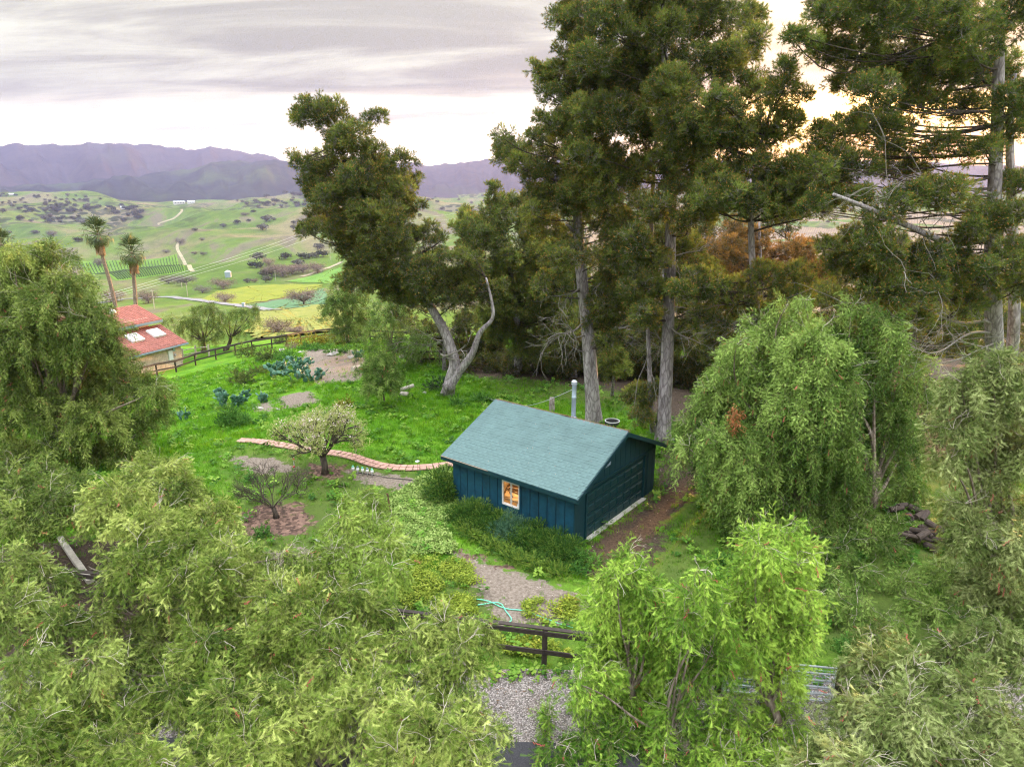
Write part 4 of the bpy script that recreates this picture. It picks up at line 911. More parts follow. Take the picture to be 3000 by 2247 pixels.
S4 = [(700, 1225, 45), (600, 1285, 65), (520, 1260, 50), (450, 1300, 65), (650, 1320, 75), (790, 1320, 55), (745, 1275, 45), (890, 1365, 48), (960, 1345, 45), (1000, 1390, 36), (740, 1420, 75), (590, 1400, 80), (450, 1390, 70), (960, 1460, 50), (1010, 1440, 36), (905, 1480, 55), (690, 1360, 50), (1030, 1350, 32)]
S4b = [(790, 1520, 80), (640, 1530, 85), (940, 1585, 75), (500, 1520, 80), (370, 1490, 70), (860, 1630, 75), (1010, 1600, 50), (1030, 1650, 45), (540, 1620, 80), (960, 1660, 60), (1000, 1540, 45), (880, 1540, 50), (1050, 1560, 28), (720, 1480, 50), (320, 1650, 60), (440, 1660, 70)]
S5 = [(280, 1425, 48, -1.3), (345, 1395, 42, -1.3), (180, 1475, 46, -1.2), (60, 1480, 46, -1.1), (330, 1330, 40, -1.0), (390, 1440, 40, -1.3), (540, 1210, 36, -.9), (600, 1230, 30, -.9), (40, 1225, 52), (100, 1250, 42), (25, 1320, 62), (125, 1350, 55), (215, 1330, 45), (60, 1420, 48, 1.4), (200, 1420, 50, 1.5)]
S5b = [(60, 1600, 75), (170, 1560, 60), (250, 1610, 60), (40, 1540, 50), (120, 1650, 65), (270, 1530, 45), (220, 1655, 60), (20, 1660, 60)]
S6 = [(775, 1085, 42), (735, 1125, 42), (810, 1135, 42), (825, 1180, 42), (755, 1185, 50), (845, 1225, 36), (770, 1235, 40), (720, 1190, 30)]
S7 = [(1358, 1192, 30), (1335, 1245, 48), (1395, 1275, 45), (1300, 1310, 42), (1355, 1340, 52), (1420, 1330, 42), (1310, 1390, 45), (1295, 1450, 42), (1380, 1420, 55), (1330, 1480, 50), (1440, 1390, 42), (1400, 1500, 45), (1270, 1520, 28)]
S7b = [(1430, 1650, 40), (1560, 1570, 34), (1290, 1650, 42), (1220, 1650, 36), (1345, 1520, 40), (1250, 1470, 26), (1510, 1232, 26), (1515, 1285, 42), (1478, 1325, 38), (1550, 1330, 42), (1500, 1380, 50), (1480, 1450, 52), (1545, 1420, 40), (1450, 1530, 45), (1510, 1520, 40), (1360, 1560, 40), (1260, 1580, 45), (1320, 1610, 50), (1420, 1600, 45), (1500, 1610, 40), (1200, 1610, 40), (1190, 1545, 25)]
S7c = [(1640, 1425, 34), (1682, 1490, 28), (1660, 1560, 30), (1700, 1560, 36), (1720, 1620, 36), (1600, 1645, 40), (1680, 1650, 40), (1682, 1142, 38), (1640, 1180, 45), (1722, 1190, 42), (1665, 1240, 62), (1612, 1285, 46), (1735, 1275, 36), (1650, 1335, 68), (1600, 1370, 48), (1715, 1350, 42), (1690, 1450, 40), (1590, 1530, 36), (1640, 1590, 45), (1560, 1620, 40)]
S8 = [(1478, 905, 22), (1490, 962, 20), (1700, 655, 20), (1738, 648, 15), (1560, 1000, 28), (1580, 1090, 28), (1612, 1155, 28), (1785, 700, 24), (1590, 745, 24), (1525, 840, 22), (1650, 1000, 60), (1720, 1130, 50), (1600, 1100, 40), (1640, 1190, 40), (1700, 1210, 40), (1722, 680, 34), (1660, 725, 55), (1755, 745, 62), (1600, 790, 62), (1548, 860, 45), (1500, 925, 38), (1525, 965, 30), (1640, 860, 80), (1740, 840, 82), (1570, 940, 50), (1600, 985, 60), (1690, 960, 80), (1790, 940, 70), (1640, 1060, 58), (1730, 1070, 62), (1590, 1040, 36), (1680, 800, 60), (1800, 800, 60), (1570, 830, 50), (1660, 1130, 36)]
S8b = [(1760, 1300, 40), (1850, 1310, 44), (1930, 1345, 40), (2010, 1310, 44), (1950, 1255, 36), (2050, 1240, 40), (1900, 1400, 30), (2080, 1330, 36), (1850, 1230, 40), (1900, 1170, 44), (1960, 1050, 40), (1780, 1240, 44), (1940, 1130, 30), (1720, 1250, 30), (1830, 740, 70), (1900, 705, 55), (1950, 765, 55), (1860, 850, 80), (1930, 890, 62), (1880, 960, 70), (1960, 960, 42), (1800, 1020, 70), (1890, 1040, 52), (1780, 1110, 60), (1860, 1120, 50), (1750, 1170, 45), (1990, 840, 40), (1820, 1180, 40), (1840, 665, 30)]
S9 = [(2150, 800, 58), (2080, 830, 46), (2205, 850, 58), (2120, 890, 70), (2060, 930, 42), (2190, 970, 66), (2100, 1000, 55), (2165, 1090, 66), (2110, 1150, 52), (2205, 1180, 58), (2160, 1250, 60), (2050, 990, 30), (2210, 1290, 55), (2120, 1240, 42), (2080, 1090, 40)]
S10 = [(1895, 1370, 34), (1880, 1430, 50), (1975, 1440, 50), (2060, 1400, 50), (2150, 1360, 52), (2205, 1430, 55), (2100, 1490, 62), (1960, 1530, 70), (1850, 1530, 52), (2030, 1590, 70), (2180, 1570, 68), (1940, 1620, 70), (1800, 1620, 55), (2120, 1640, 70), (1900, 1480, 40), (2210, 1660, 60), (1860, 1655, 60), (1740, 1650, 45)]
S11 = [(745, 640, 42), (720, 670, 34), (765, 690, 45), (730, 620, 26), (775, 620, 30), (740, 715, 28)]
S11b = [(830, 690, 40), (870, 705, 42), (905, 725, 38), (815, 730, 36), (860, 750, 36), (905, 755, 28), (790, 750, 26), (845, 660, 40)]
def g(px, py): return at_ground(px, py)
TREES = [
 (dict(label='huge olive green pepper tree at the left, hiding part of the red roofed house', base=g(110, 1015), blobs=blobs_y(S1, 33, 2.2), kit=K_far, dens=11, tint=.60, seed=3, tr=.35, step=.42)),
 (dict(label='pepper tree at the left edge above the pale timber edging', base=g(70, 1190), blobs=blobs_z(S2, 3.2), kit=K_far, dens=17, tint=.5, seed=4)),
 (dict(label='broad yellow green pepper tree between the timber edging and the bare tree', base=g(330, 1300), blobs=blobs_z(S3, 3.3), kit=K_olive, dens=17, tint=.58, seed=5)),
 (dict(label='wide pale pepper tree with bare grey twig tips in front of the near rail fence', base=g(640, 1500), blobs=blobs_z(S4, 2.9), kit=K_olive, dens=20, tint=.58, seed=6, twigs=2.2, tr=.28)),
 (dict(label='low yellowish pepper tree at the bottom, overhanging the left part of the asphalt', base=g(700, 1640), blobs=blobs_z(S4b, 3.0), kit=K_olive, dens=22, tint=.57, seed=7, twigs=2.0)),
 (dict(label='darker pepper tree at the left edge below the timber edging', base=g(110, 1480), blobs=blobs_z(S5, 2.6), kit=K_far, dens=20, tint=.55, seed=8)),
 (dict(label='pepper tree in the bottom left corner with pale arching twigs', base=g(150, 1700), blobs=blobs_z(S5b, 3.1), kit=K_olive, dens=24, tint=.5, seed=9)),
 (dict(label='small feathery light green pepper sapling above the pale ground cover left of the shed', base=g(775, 1290), blobs=blobs_z(S6, 2.6), kit=K_soft, dens=15, tint=.55, seed=10, tr=.09, twigs=2.5)),
 (dict(label='bright lime pepper tree with a pointed top just below the garage corner', base=g(1370, 1575), blobs=blobs_y(S7, 15.2, .6), kit=K_lime, dens=24, tint=.66, seed=11, tr=.13)),
 (dict(label='thin hanging pepper tree between the two lime tops, trailing over the gravel', base=g(1480, 1625), blobs=blobs_y(S7b, 14.3, .6), kit=K_lime, dens=17, tint=.42, seed=12, tr=.10)),
 (dict(label='tallest bright lime pepper tree in front of the metal gate', base=g(1660, 1590), blobs=blobs_y(S7c, 14.9, .6), kit=K_lime, dens=26, tint=.74, seed=13, tr=.13)),
 (dict(label='large weeping green pepper tree with a rust coloured patch, right of the shed', base=g(1740, 1140), blobs=blobs_y(S8, 26, 1.6), kit=K_green, dens=15, tint=.66, seed=14, tr=.30, hang=5)),
 (dict(label='darker weeping pepper tree directly behind the firewood heaps', base=g(1880, 1090), blobs=blobs_y(S8b, 28, 1.6), kit=K_green, dens=13, tint=.56, seed=15, tr=.30, hang=5, step=.38)),
 (dict(label='greyish green pepper tree filling the right edge below the pale pine trunks', base=g(2170, 1330), blobs=blobs_y(S9, 19, 1.2), kit=K_grey, dens=18, tint=.6, seed=16, twigs=2.4)),
 (dict(label='tangled olive pepper tree in the bottom right corner over the road edge', base=g(1990, 1680), blobs=blobs_z(S10, 2.9), kit=K_grey, dens=22, tint=.48, seed=17, twigs=2.2)),
 (dict(label='rounded green pepper tree at the far end of the lawn fence', base=g(752, 742), blobs=blobs_y(S11, 60, 1.5), kit=K_green, dens=9, tint=.42, seed=18, step=.5, hang=1)),
 (dict(label='dark drooping pepper tree behind the young pepper tree, beside the leaning pine', base=g(850, 785), blobs=blobs_y(S11b, 54, 1.5), kit=K_green, dens=6, tint=.40, seed=19, step=.6, hang=3)),
 (dict(label='young upright pepper tree alone in the bright grass left of the leaning pine', base=g(830, 869), blobs=blobs_y([(826, 775, 24), (812, 800, 30), (840, 805, 30), (826, 825, 34), (800, 828, 18), (850, 830, 18)], 42.6, .5), kit=K_green, dens=22, tint=.62, seed=20, tr=.06, twigs=0, step=.35, hang=1)),
]
for kw in TREES: NINST += pepper_tree(**kw)[1]
# rust coloured dead spray in the big weeping tree
p = at_y(1588, 893, 24.2); rng = np.random.default_rng(5); mb = MB()
DEADK = pepper_kit('pepper_dead', (.30, .10, .04), (.42, .15, .06), (.5, .2, .09))
P = p+rng.normal(size=(46, 3))*[.13, .13, .30]; t_ = [o for o in bpy.data.objects if o.get('label', '').startswith('large weeping green')][0]
scatter('dead_spray', DEADK, 4, P, rng.normal(size=(46, 3))*.25+[0, 0, -1], np.full(46, .75), rng.random(46), t_, (.33, .33, .33, .01), label='rust coloured dead spray')

# ---- pines
K_pine = pine_kit('pine_green', (.052, .082, .015), (.14, .195, .036), (.33, .39, .075))
K_pinel = pine_kit('pine_light', (.060, .10, .018), (.165, .23, .043), (.37, .45, .09))
K_pined = pine_kit('pine_dark', (.028, .046, .010), (.080, .118, .024), (.20, .24, .048))
K_sun_tint = pine_kit('pine_brown_sun_tint', (.055, .065, .018), (.22, .14, .035), (.52, .27, .06))  # orange end of the ramp paints low sunlight onto brown needles
def pine(label, base, trunks, blobs, kit, dens=5, tint=.5, lean=(0, 0, 0), dead=(), seed=1, squash=.85, bark_='pinebark', limb_r=.05, sub=4, extra=()):
    """trunks: list of (points, r0, r1). limbs run from the nearest trunk point to each foliage pad"""
    rng = np.random.default_rng(seed); base = np.array(base, float); t = empty('pine_tree', tuple(base), label=label, cat='tree')
    allp = []
    blobs = [(np.array(c), r*.98) for c, r in blobs]; ax0 = np.array([q for q in trunks[0][0]])
    for c, r in list(blobs):
        q = ax0[np.argmin(np.abs(ax0[:, 2]-c[2]))]; o_ = unit((c-q)*[1, 1, 0]+[1e-6, 0, 0])
        if rng.random() < .8: blobs.append((c+o_*r*rng.uniform(.75, 1.15)+np.array([0, 0, r*rng.uniform(.1, .7)]), r*rng.uniform(.35, .6)))
        if rng.random() < .35: blobs.append((np.array(c)+rng.normal(size=3)*[.75*r, .9*r, .45*r], r*rng.uniform(.45, .75)))
    for (pts, r0, r1) in trunks:
        Q = smooth(pts, 6); mb = MB(); rr = np.linspace(r0, r1, len(Q)); rr[:3] *= [1.35, 1.18, 1.06]
        mb.tube(Q, rr, 12); o = mb.build('trunk', M[bark_], t, True); o.location = -base; allp += list(Q) if r0 != .21 else []
    A = np.array(allp); mb = MB()
    for (c, r) in list(blobs):
        want = c-[0, 0, r*.5+.22*np.linalg.norm((A-c)[:, :2], axis=1).min()]
        q = A[np.argmin(np.linalg.norm(A-want, axis=1))]
        pts = smooth(curve3(q, c, -.05, 5, rng), 3); mb.tube(pts, np.linspace(limb_r, .02, len(pts)), 5, cap=False)
        for _ in range(3):
            s = rng.uniform(.3, .9); k = int(s*(len(pts)-1)); grow(mb, pts[k], unit(rng.normal(size=3)+unit(c-q)), r*.6, .022, 1, rng, .6, .1, 2)
    o = mb.build('branches', M['darkbark'], t, kind='stuff'); o.location = -base
    for (a, b, r_, n) in dead:          # bare dead limbs with their twigs
        mb = MB(); pts = smooth(curve3(a, b, -.06, 5, rng), 3); mb.tube(pts, np.linspace(r_, r_*.25, len(pts)), 6)
        for _ in range(n):
            k = int(rng.uniform(.25, 1)*(len(pts)-1)); grow(mb, pts[k], unit((b-a)/np.linalg.norm(b-a)+rng.normal(size=3)*.5+[0, 0, -.15]), np.linalg.norm(b-a)*.30, r_*.32, 2, rng, .5, -.05, 2)
        o = mb.build('dead_limb', M['deadtwig'] if r_ < .11 else M[bark_], t); o.location = -base
    P, D, S, T = tufted(blobs, dens*3.2, rng, tint, squash, .45, lean, sub); scatter('crown', kit, 3, P, D, S, T, t, (.4, .35, .25)); return len(P)
def Y(px, py, y): return at_y(px, py, y)
# leaning pine, two forked trunks
yb = 44.6; B1 = g(965, 852)
c1 = [(690, 240, 36), (722, 262, 40), (665, 262, 22), (760, 300, 42), (735, 310, 30), (800, 345, 36), (858, 352, 28), (815, 375, 40), (650, 352, 20), (685, 372, 28), (730, 375, 40), (775, 400, 48), (845, 420, 46), (720, 432, 40), (690, 408, 26), (760, 455, 50), (820, 490, 58), (868, 465, 34), (690, 475, 26), (672, 505, 18), (735, 500, 36), (780, 535, 46), (850, 555, 58), (895, 515, 28), (905, 590, 46), (935, 560, 24), (930, 492, 12), (945, 525, 14), (810, 590, 48), (770, 610, 32), (860, 630, 48), (920, 640, 34), (960, 610, 36), (840, 400, 34), (880, 400, 22), (790, 470, 40), (700, 440, 26)]
n_ = pine('leaning pine with a pale forked trunk in the bright grass, crown blown to the left', B1,
     [([B1-[0, 0, .3], Y(975, 815, yb), Y(985, 785, yb), Y(962, 715, yb+.2), Y(925, 655, yb+.4), Y(880, 560, yb+.4), Y(840, 470, yb+.2), Y(790, 380, yb), Y(740, 300, yb), Y(705, 245, yb)], .46, .05),
      ([Y(968, 838, yb)-[0, 0, 0], Y(998, 795, yb-.3), Y(1022, 765, yb-.6), Y(1035, 715, yb-.8), Y(1072, 688, yb-1.0), Y(1050, 600, yb-.8)], .34, .06),
      ([Y(783, 600, yb+.8), Y(788, 570, yb+.8), Y(795, 540, yb+.6)], .16, .10)],
     blobs_y(c1, yb, 2.2) + blobs_y([(1005, 600, 38), (985, 650, 34), (1040, 640, 34), (1000, 560, 26), (1030, 580, 26)], yb, .8), K_pine, 4.6, .42, (-.35, 0, .1), seed=21,
     dead=[(Y(958, 770, yb), Y(1005, 745, yb-2.), .09, 3), (Y(952, 765, yb), Y(1015, 780, yb-1.5), .06, 3), (Y(800, 625, yb+.5), Y(765, 575, yb), .10, 3), (Y(940, 700, yb), Y(985, 705, yb-2), .05, 4)]); NINST += n_
# dense pine cluster left of the first tall pine
yb = 50; B2 = g(1120, 805)
c2 = [(1067, 408, 12), (1068, 432, 17), (1072, 470, 30), (1015, 468, 15), (1030, 500, 28), (1105, 445, 24), (1125, 480, 36), (1060, 530, 44), (1140, 535, 46), (1010, 545, 28), (1100, 590, 52), (1040, 600, 40), (1180, 600, 46), (1140, 650, 52), (1075, 660, 46), (1190, 665, 38), (1150, 710, 46), (1085, 715, 40), (1200, 730, 36), (1140, 760, 36), (1180, 545, 36), (1215, 690, 26), (1000, 500, 18)]
NINST += pine('dense dark pine with low bushy boughs between the leaning pine and the tall pale trunk', B2, [([B2-[0, 0, .3], Y(1118, 700, yb), Y(1100, 560, yb), Y(1072, 440, yb), Y(1067, 405, yb)], .32, .03)], blobs_y(c2, yb, 2.0), K_pinel, 4.8, .48, seed=22)
# first tall pine: long bare pale trunk
yb = 39; B3 = g(1284, 911)
c3 = [(1250, 330, 36, -1.8), (1252, 240, 30, -1.8), (1255, 120, 36, -1.8), (1245, 420, 26, -1.5), (1180, 500, 34), (1225, 520, 30), (1300, 480, 34), (1335, 520, 34), (1190, 620, 30), (1310, 740, 26), (1088, 300, 17), (1110, 328, 26), (1098, 345, 18), (1130, 365, 26), (1150, 335, 22), (1185, 272, 26), (1165, 300, 18), (1200, 325, 36), (1180, 385, 38), (1215, 180, 36), (1180, 160, 22), (1195, 215, 20), (1240, 225, 42), (1228, 110, 36), (1225, 35, 24), (1250, 60, 38), (1265, 300, 50), (1240, 390, 40), (1295, 370, 50), (1230, 440, 36), (1195, 440, 36), (1270, 440, 34), (1170, 425, 30), (1280, 180, 46), (1240, -20, 40), (1260, -90, 50), (1215, 270, 30), (1330, 600, 38), (1310, 650, 36), (1345, 680, 36), (1300, 690, 30), (1340, 560, 26), (1215, 560, 30), (1290, 560, 22)]
NINST += pine('tall pine with the long bare pale trunk rising just behind the stove pipe', B3, [([B3-[0, 0, .3], Y(1276, 800, yb), Y(1268, 700, yb), Y(1255, 590, yb), Y(1247, 480, yb), Y(1247, 380, yb), Y(1252, 240, yb), Y(1255, 60, yb), Y(1258, -130, yb)], .46, .08)],
     blobs_y(c3, yb, 2.4), K_pine, 4.6, .45, seed=23,
     dead=[(Y(1248, 500, yb), Y(1222, 485, yb-1.2), .15, 0), (Y(1256, 620, yb), Y(1205, 640, yb-2.5), .05, 7), (Y(1264, 690, yb), Y(1180, 735, yb-3), .06, 9), (Y(1270, 720, yb), Y(1200, 700, yb-3), .05, 8), (Y(1250, 520, yb), Y(1285, 500, yb-1.5), .06, 3), (Y(1258, 640, yb), Y(1300, 610, yb-2), .07, 4), (Y(1268, 760, yb), Y(1215, 735, yb-2), .04, 6)])
# second tall pine, the biggest crown
yb = 35.8; B4 = g(1432, 951)
c4 = [(1440, 80, 46, -2.2), (1445, 190, 46, -2.2), (1450, 320, 44, -2.0), (1435, -20, 46, -2.2), (1460, 420, 30, -1.6), (1480, 540, 34), (1510, 590, 34), (1380, 610, 32), (1500, 480, 40), (1470, 620, 30), (1530, 650, 34), (1400, 680, 30), (1490, 690, 30), (1450, 520, 30), (1320, 60, 58), (1400, 30, 62), (1480, 45, 62), (1555, 55, 58), (1612, 105, 32), (1620, 45, 26), (1335, 150, 66), (1420, 150, 72), (1510, 160, 66), (1595, 185, 36), (1320, 255, 64), (1405, 270, 70), (1490, 280, 62), (1555, 260, 48), (1330, 360, 52), (1400, 380, 44), (1330, 430, 44), (1400, 460, 36), (1340, 480, 36), (1280, 130, 40), (1400, -60, 70), (1500, -70, 65), (1330, -70, 60), (1420, -170, 70), (1570, 130, 42), (1450, 220, 56), (1370, 200, 56), (1380, 530, 36), (1350, 560, 36), (1410, 560, 30), (1640, 210, 20), (1585, 300, 34)]
NINST += pine('tallest pine with the widest crown, trunk standing behind the shed corner', B4, [([B4-[0, 0, .3], Y(1440, 800, yb), Y(1446, 640, yb), Y(1450, 440, yb), Y(1448, 300, yb), Y(1435, 120, yb), Y(1425, -60, yb), Y(1420, -190, yb)], .40, .08), ([Y(1405, 560, yb+2), Y(1410, 400, yb+2), Y(1425, 200, yb+2)], .14, .06), ([Y(1480, 600, yb+3), Y(1490, 450, yb+3), Y(1500, 300, yb+3)], .22, .1)],
     blobs_y(c4, yb, 3.0), K_pine, 4.4, .45, seed=24,
     dead=[(Y(1446, 650, yb), Y(1480, 615, yb-2), .08, 4), (Y(1444, 700, yb), Y(1515, 745, yb-2), .06, 7), (Y(1440, 740, yb), Y(1395, 690, yb-1), .04, 5), (Y(1448, 560, yb), Y(1540, 520, yb), .05, 5), (Y(1443, 660, yb), Y(1540, 660, yb+1), .05, 8), (Y(1442, 720, yb), Y(1530, 700, yb+1), .05, 8)])
B4b = g(1412, 935); yb = 36.4
NINST += pine('slim curved pine stem leaning beside the second tall trunk, with a few low tufts', B4b, [([B4b-[0, 0, .2], Y(1405, 860, yb), Y(1402, 760, yb), Y(1395, 640, yb), Y(1385, 560, yb)], .17, .06)], blobs_y([(1390, 850, 22), (1375, 865, 18), (1392, 905, 20), (1420, 840, 15), (1385, 580, 36), (1410, 620, 30), (1370, 640, 30), (1395, 690, 20)], yb-.4, .8), K_pinel, 6, .55, seed=25, dead=[(Y(1400, 740, yb), Y(1375, 850, yb-1), .03, 6), (Y(1402, 800, yb), Y(1425, 860, yb-1), .025, 5)], limb_r=.035)
# right hand lighter boughs of a pine in front of the gap
yb = 33.5; B5 = g(1640, 960)
c5 = [(1480, 345, 40), (1545, 330, 48), (1610, 310, 48), (1660, 250, 34), (1688, 200, 28), (1690, 160, 20), (1700, 270, 24), (1690, 300, 26), (1640, 375, 56), (1545, 395, 48), (1715, 370, 42), (1775, 400, 38), (1490, 400, 34), (1600, 430, 46), (1680, 430, 52), (1530, 440, 32), (1750, 440, 36), (1560, 230, 30), (1520, 280, 36), (1590, 640, 40), (1540, 630, 34), (1650, 600, 36), (1700, 640, 40), (1540, 700, 34), (1610, 690, 46), (1680, 690, 36), (1560, 740, 30), (1720, 600, 30), (1480, 640, 24), (1700, 450, 36), (1800, 440, 30)]
NINST += pine('lighter green pine with spreading boughs reaching right across the glowing gap', B5, [([B5-[0, 0, .3], Y(1640, 800, yb), Y(1632, 650, yb), Y(1620, 500, yb), Y(1630, 360, yb), Y(1670, 220, yb)], .30, .05)], blobs_y(c5, yb, 2.2), K_pinel, 4.8, .45, (.15, 0, .1), seed=26,
     dead=[(Y(1632, 640, yb), Y(1520, 660, yb-1), .05, 9), (Y(1632, 680, yb), Y(1500, 720, yb-1), .05, 9), (Y(1636, 740, yb), Y(1560, 690, yb-1), .05, 8)])
# pine farther back, orange sunlight painted into its brown needle colour
yb = 52; B6 = g(1640, 800)
NINST += pine('brown pine behind the gap, low orange sun painted into its needle colour', B6, [([B6-[0, 0, .3], Y(1645, 640, yb), Y(1640, 480, yb)], .30, .08)], blobs_y([(1560, 545, 44), (1620, 520, 40), (1640, 560, 44), (1700, 560, 44), (1600, 500, 30), (1590, 590, 40), (1670, 600, 40), (1740, 590, 36), (1740, 545, 22), (1570, 620, 36), (1730, 640, 36), (1780, 600, 24)], yb, 2), K_sun_tint, 3.0, .5, seed=27, dead=[(Y(1644, 640, yb), Y(1560, 690, yb-2), .06, 9), (Y(1644, 660, yb), Y(1720, 700, yb-2), .06, 9), (Y(1646, 700, yb), Y(1540, 740, yb-2), .06, 9)])
# dark low pines closing the view behind the yard
for (x_, lab, sd_, lst, yb) in ((1240, 'low bushy pine behind the first tall trunk', 28, [(1230, 600, 40), (1280, 640, 36), (1240, 680, 40), (1320, 720, 34), (1235, 750, 36), (1290, 770, 30), (1190, 780, 30), (1350, 740, 30)], 54),
                            (1500, 'low bushy pine right of the second tall trunk', 29, [(1420, 720, 36), (1480, 730, 36), (1520, 780, 36), (1450, 790, 30), (1560, 790, 36), (1390, 780, 26), (1500, 580, 36), (1470, 520, 30), (1620, 760, 40), (1700, 740, 36)], 50),
                            (1900, 'dark pine behind the big weeping pepper trees at the right', 30, [(1800, 640, 40), (1880, 660, 40), (1960, 680, 40), (2040, 700, 40), (2110, 680, 40), (1850, 580, 40), (2200, 700, 46), (2080, 740, 40)], 44)):
    B = g(x_, 815); NINST += pine(lab, B, [([B-[0, 0, .3], Y(x_, 700, yb), Y(x_, 600, yb)], .22, .06)], blobs_y(lst, yb, 1.5), K_pine, 4.5, .45, seed=sd_, dead=[(Y(x_, 740, yb), Y(x_+s_*rnd(60, 110), 720+rnd(-50, 50), yb-2), .05, 10) for s_ in (-1, 1, -1, 1)])
for (x_, lab, sd_, lst, yb) in ((720, 'dark low tree filling the gap under the leaning pine crown', 34, [(870, 690, 30), (930, 730, 30), (980, 740, 34), (1010, 700, 30), (1040, 750, 34), (900, 660, 26), (1000, 770, 26)], 57), (1170, 'dark brushy tree at the back fence behind the dense pine', 35, [(1060, 770, 34), (1110, 790, 30), (1160, 790, 34), (1210, 800, 30), (1250, 790, 34), (1000, 790, 24), (1180, 740, 36)], 57),
                            (1400, 'dark brushy tree at the back fence between the two tall trunks', 36, [(1310, 800, 34), (1360, 800, 34), (1400, 770, 34), (1440, 800, 34), (1340, 760, 30), (1490, 820, 34), (1400, 700, 34), (1370, 640, 30)], 55), (1580, 'dark brushy tree at the back fence behind the weeping tree', 37, [(1520, 820, 34), (1570, 810, 40), (1620, 800, 40), (1540, 760, 40), (1660, 760, 40), (1590, 720, 36), (1720, 700, 40), (1460, 650, 30)], 52)):
    B = g(x_ if x_ > 800 else 960, 800); NINST += pine(lab, B, [([B-[0, 0, .3], B+[0, 0, 2.], B+[.2, 0, 4.]], .18, .06)], blobs_y(lst, yb, 1.2), K_pined, 4.2, .42, seed=sd_, dead=[(B+[0, 0, 2.5], B+[rnd(-4, 4), -2, rnd(2, 4)], .05, 10) for _ in range(3)])
for (x_, lab, sd_, lst) in ((1190, 'tall dark pine at the back left of the first tall trunk', 50, [(1150, 600), (1220, 560), (1270, 620), (1180, 670), (1260, 700), (1130, 680), (1210, 760), (1290, 770), (1300, 560), (1240, 470)]), (1430, 'tall dark pine at the back between the tall trunks', 51, [(1350, 540), (1410, 500), (1460, 560), (1360, 620), (1430, 640), (1500, 600), (1390, 720), (1470, 720), (1330, 700), (1540, 560), (1420, 790), (1500, 500)]),
                      (1700, 'tall dark pine at the back behind the sun tinted one', 52, [(1600, 640), (1680, 660), (1760, 640), (1640, 720), (1720, 730), (1800, 700), (1580, 720), (1850, 740), (1780, 580), (1700, 470), (1620, 460)]), (2050, 'dark pine far back at the right edge', 53, [(1900, 720), (1970, 740), (2040, 760), (2120, 740), (2190, 760), (1930, 650), (2020, 640), (2100, 620), (2190, 650), (2070, 690), (2210, 560)])):
    yb = 62; B = g(x_, 770); NINST += pine(lab, B, [([B-[0, 0, .4], Y(x_, 650, B[1]), Y(x_+5, 520, B[1])], .26, .06)], blobs_y([(a, b, rnd(36, 52)) for a, b in lst], B[1], 2.2), K_pined, 2.6, .5, seed=sd_)
# big right pine with two pale trunks
yb = 31; B7 = g(2150, 950)
c7 = [(1770, 40, 26), (1735, 95, 20), (1712, 85, 9), (1790, 110, 38), (1830, 55, 50), (1900, 40, 62), (1990, 60, 66), (2090, 50, 62), (2190, 40, 52), (1860, 140, 50), (1945, 155, 58), (2045, 165, 58), (2140, 160, 50), (1895, 215, 38), (1830, 190, 26), (1990, 240, 48), (2190, 235, 46), (2085, 110, 50), (2080, 235, 36), (1830, 290, 30), (1875, 275, 36), (1790, 325, 26), (1915, 300, 40), (1850, 365, 42), (1775, 375, 26), (1955, 350, 48), (2050, 325, 34), (2130, 330, 26), (2205, 400, 34), (2160, 300, 30), (2170, 260, 36), (1900, -50, 60), (2020, -50, 70), (2150, -60, 70), (2080, -150, 80), (1780, 290, 18), (2130, 480, 36), (2190, 470, 36), (1990, 150, 40), (1800, 10, 30)]
c7b = [(1850, 430, 30), (1925, 445, 30), (1990, 425, 34), (2060, 430, 38), (1760, 455, 26), (2100, 510, 30), (1880, 480, 26), (2050, 620, 30), (2090, 660, 30), (1980, 690, 30), (1850, 520, 42), (1905, 545, 46), (1960, 570, 46), (1900, 625, 42), (2000, 610, 44), (2055, 560, 36), (2010, 560, 30), (2190, 555, 40), (1840, 590, 38), (1960, 640, 36), (2130, 590, 30), (1800, 550, 26), (1880, 580, 36), (2200, 620, 36)]
NINST += pine('huge pine at the right with twin pale trunks and bare dead limbs', B7, [([B7-[0, 0, .3], Y(2150, 760, yb), Y(2142, 600, yb), Y(2145, 480, yb), Y(2152, 330, yb), Y(2158, 150, yb), Y(2160, -40, yb), Y(2150, -200, yb)], .43, .12), ([B7+[.55, .6, -.3], Y(2190, 760, yb+1), Y(2192, 600, yb+1), Y(2185, 420, yb+1), Y(2180, 300, yb+1), Y(2190, 160, yb+1)], .30, .12),
     ([Y(2140, 580, yb), Y(2105, 555, yb-.8), Y(2010, 510, yb-2), Y(1880, 452, yb-3), Y(1800, 420, yb-3.5)], .21, .06)],
     blobs_y(c7, yb, 2.4)+blobs_y(c7b, yb-2.2, 1.2), K_pinel, 4.8, .40, seed=31,
     dead=[(Y(2145, 420, yb), Y(1960, 360, yb-2), .07, 8), (Y(2145, 430, yb), Y(1900, 410, yb-2.5), .06, 9), (Y(2145, 470, yb), Y(1940, 420, yb-2), .06, 8), (Y(2142, 600, yb), Y(1990, 470, yb-2), .05, 8), (Y(2142, 690, yb), Y(1920, 640, yb-3), .07, 10), (Y(2145, 720, yb), Y(1960, 740, yb-3), .06, 12), (Y(2145, 700, yb), Y(2010, 600, yb-3), .05, 9), (Y(2150, 760, yb), Y(2040, 700, yb-2), .05, 10), (Y(2185, 660, yb+1), Y(2212, 560, yb-1), .06, 6), (Y(2150, 740, yb), Y(1990, 790, yb-2), .05, 12)])

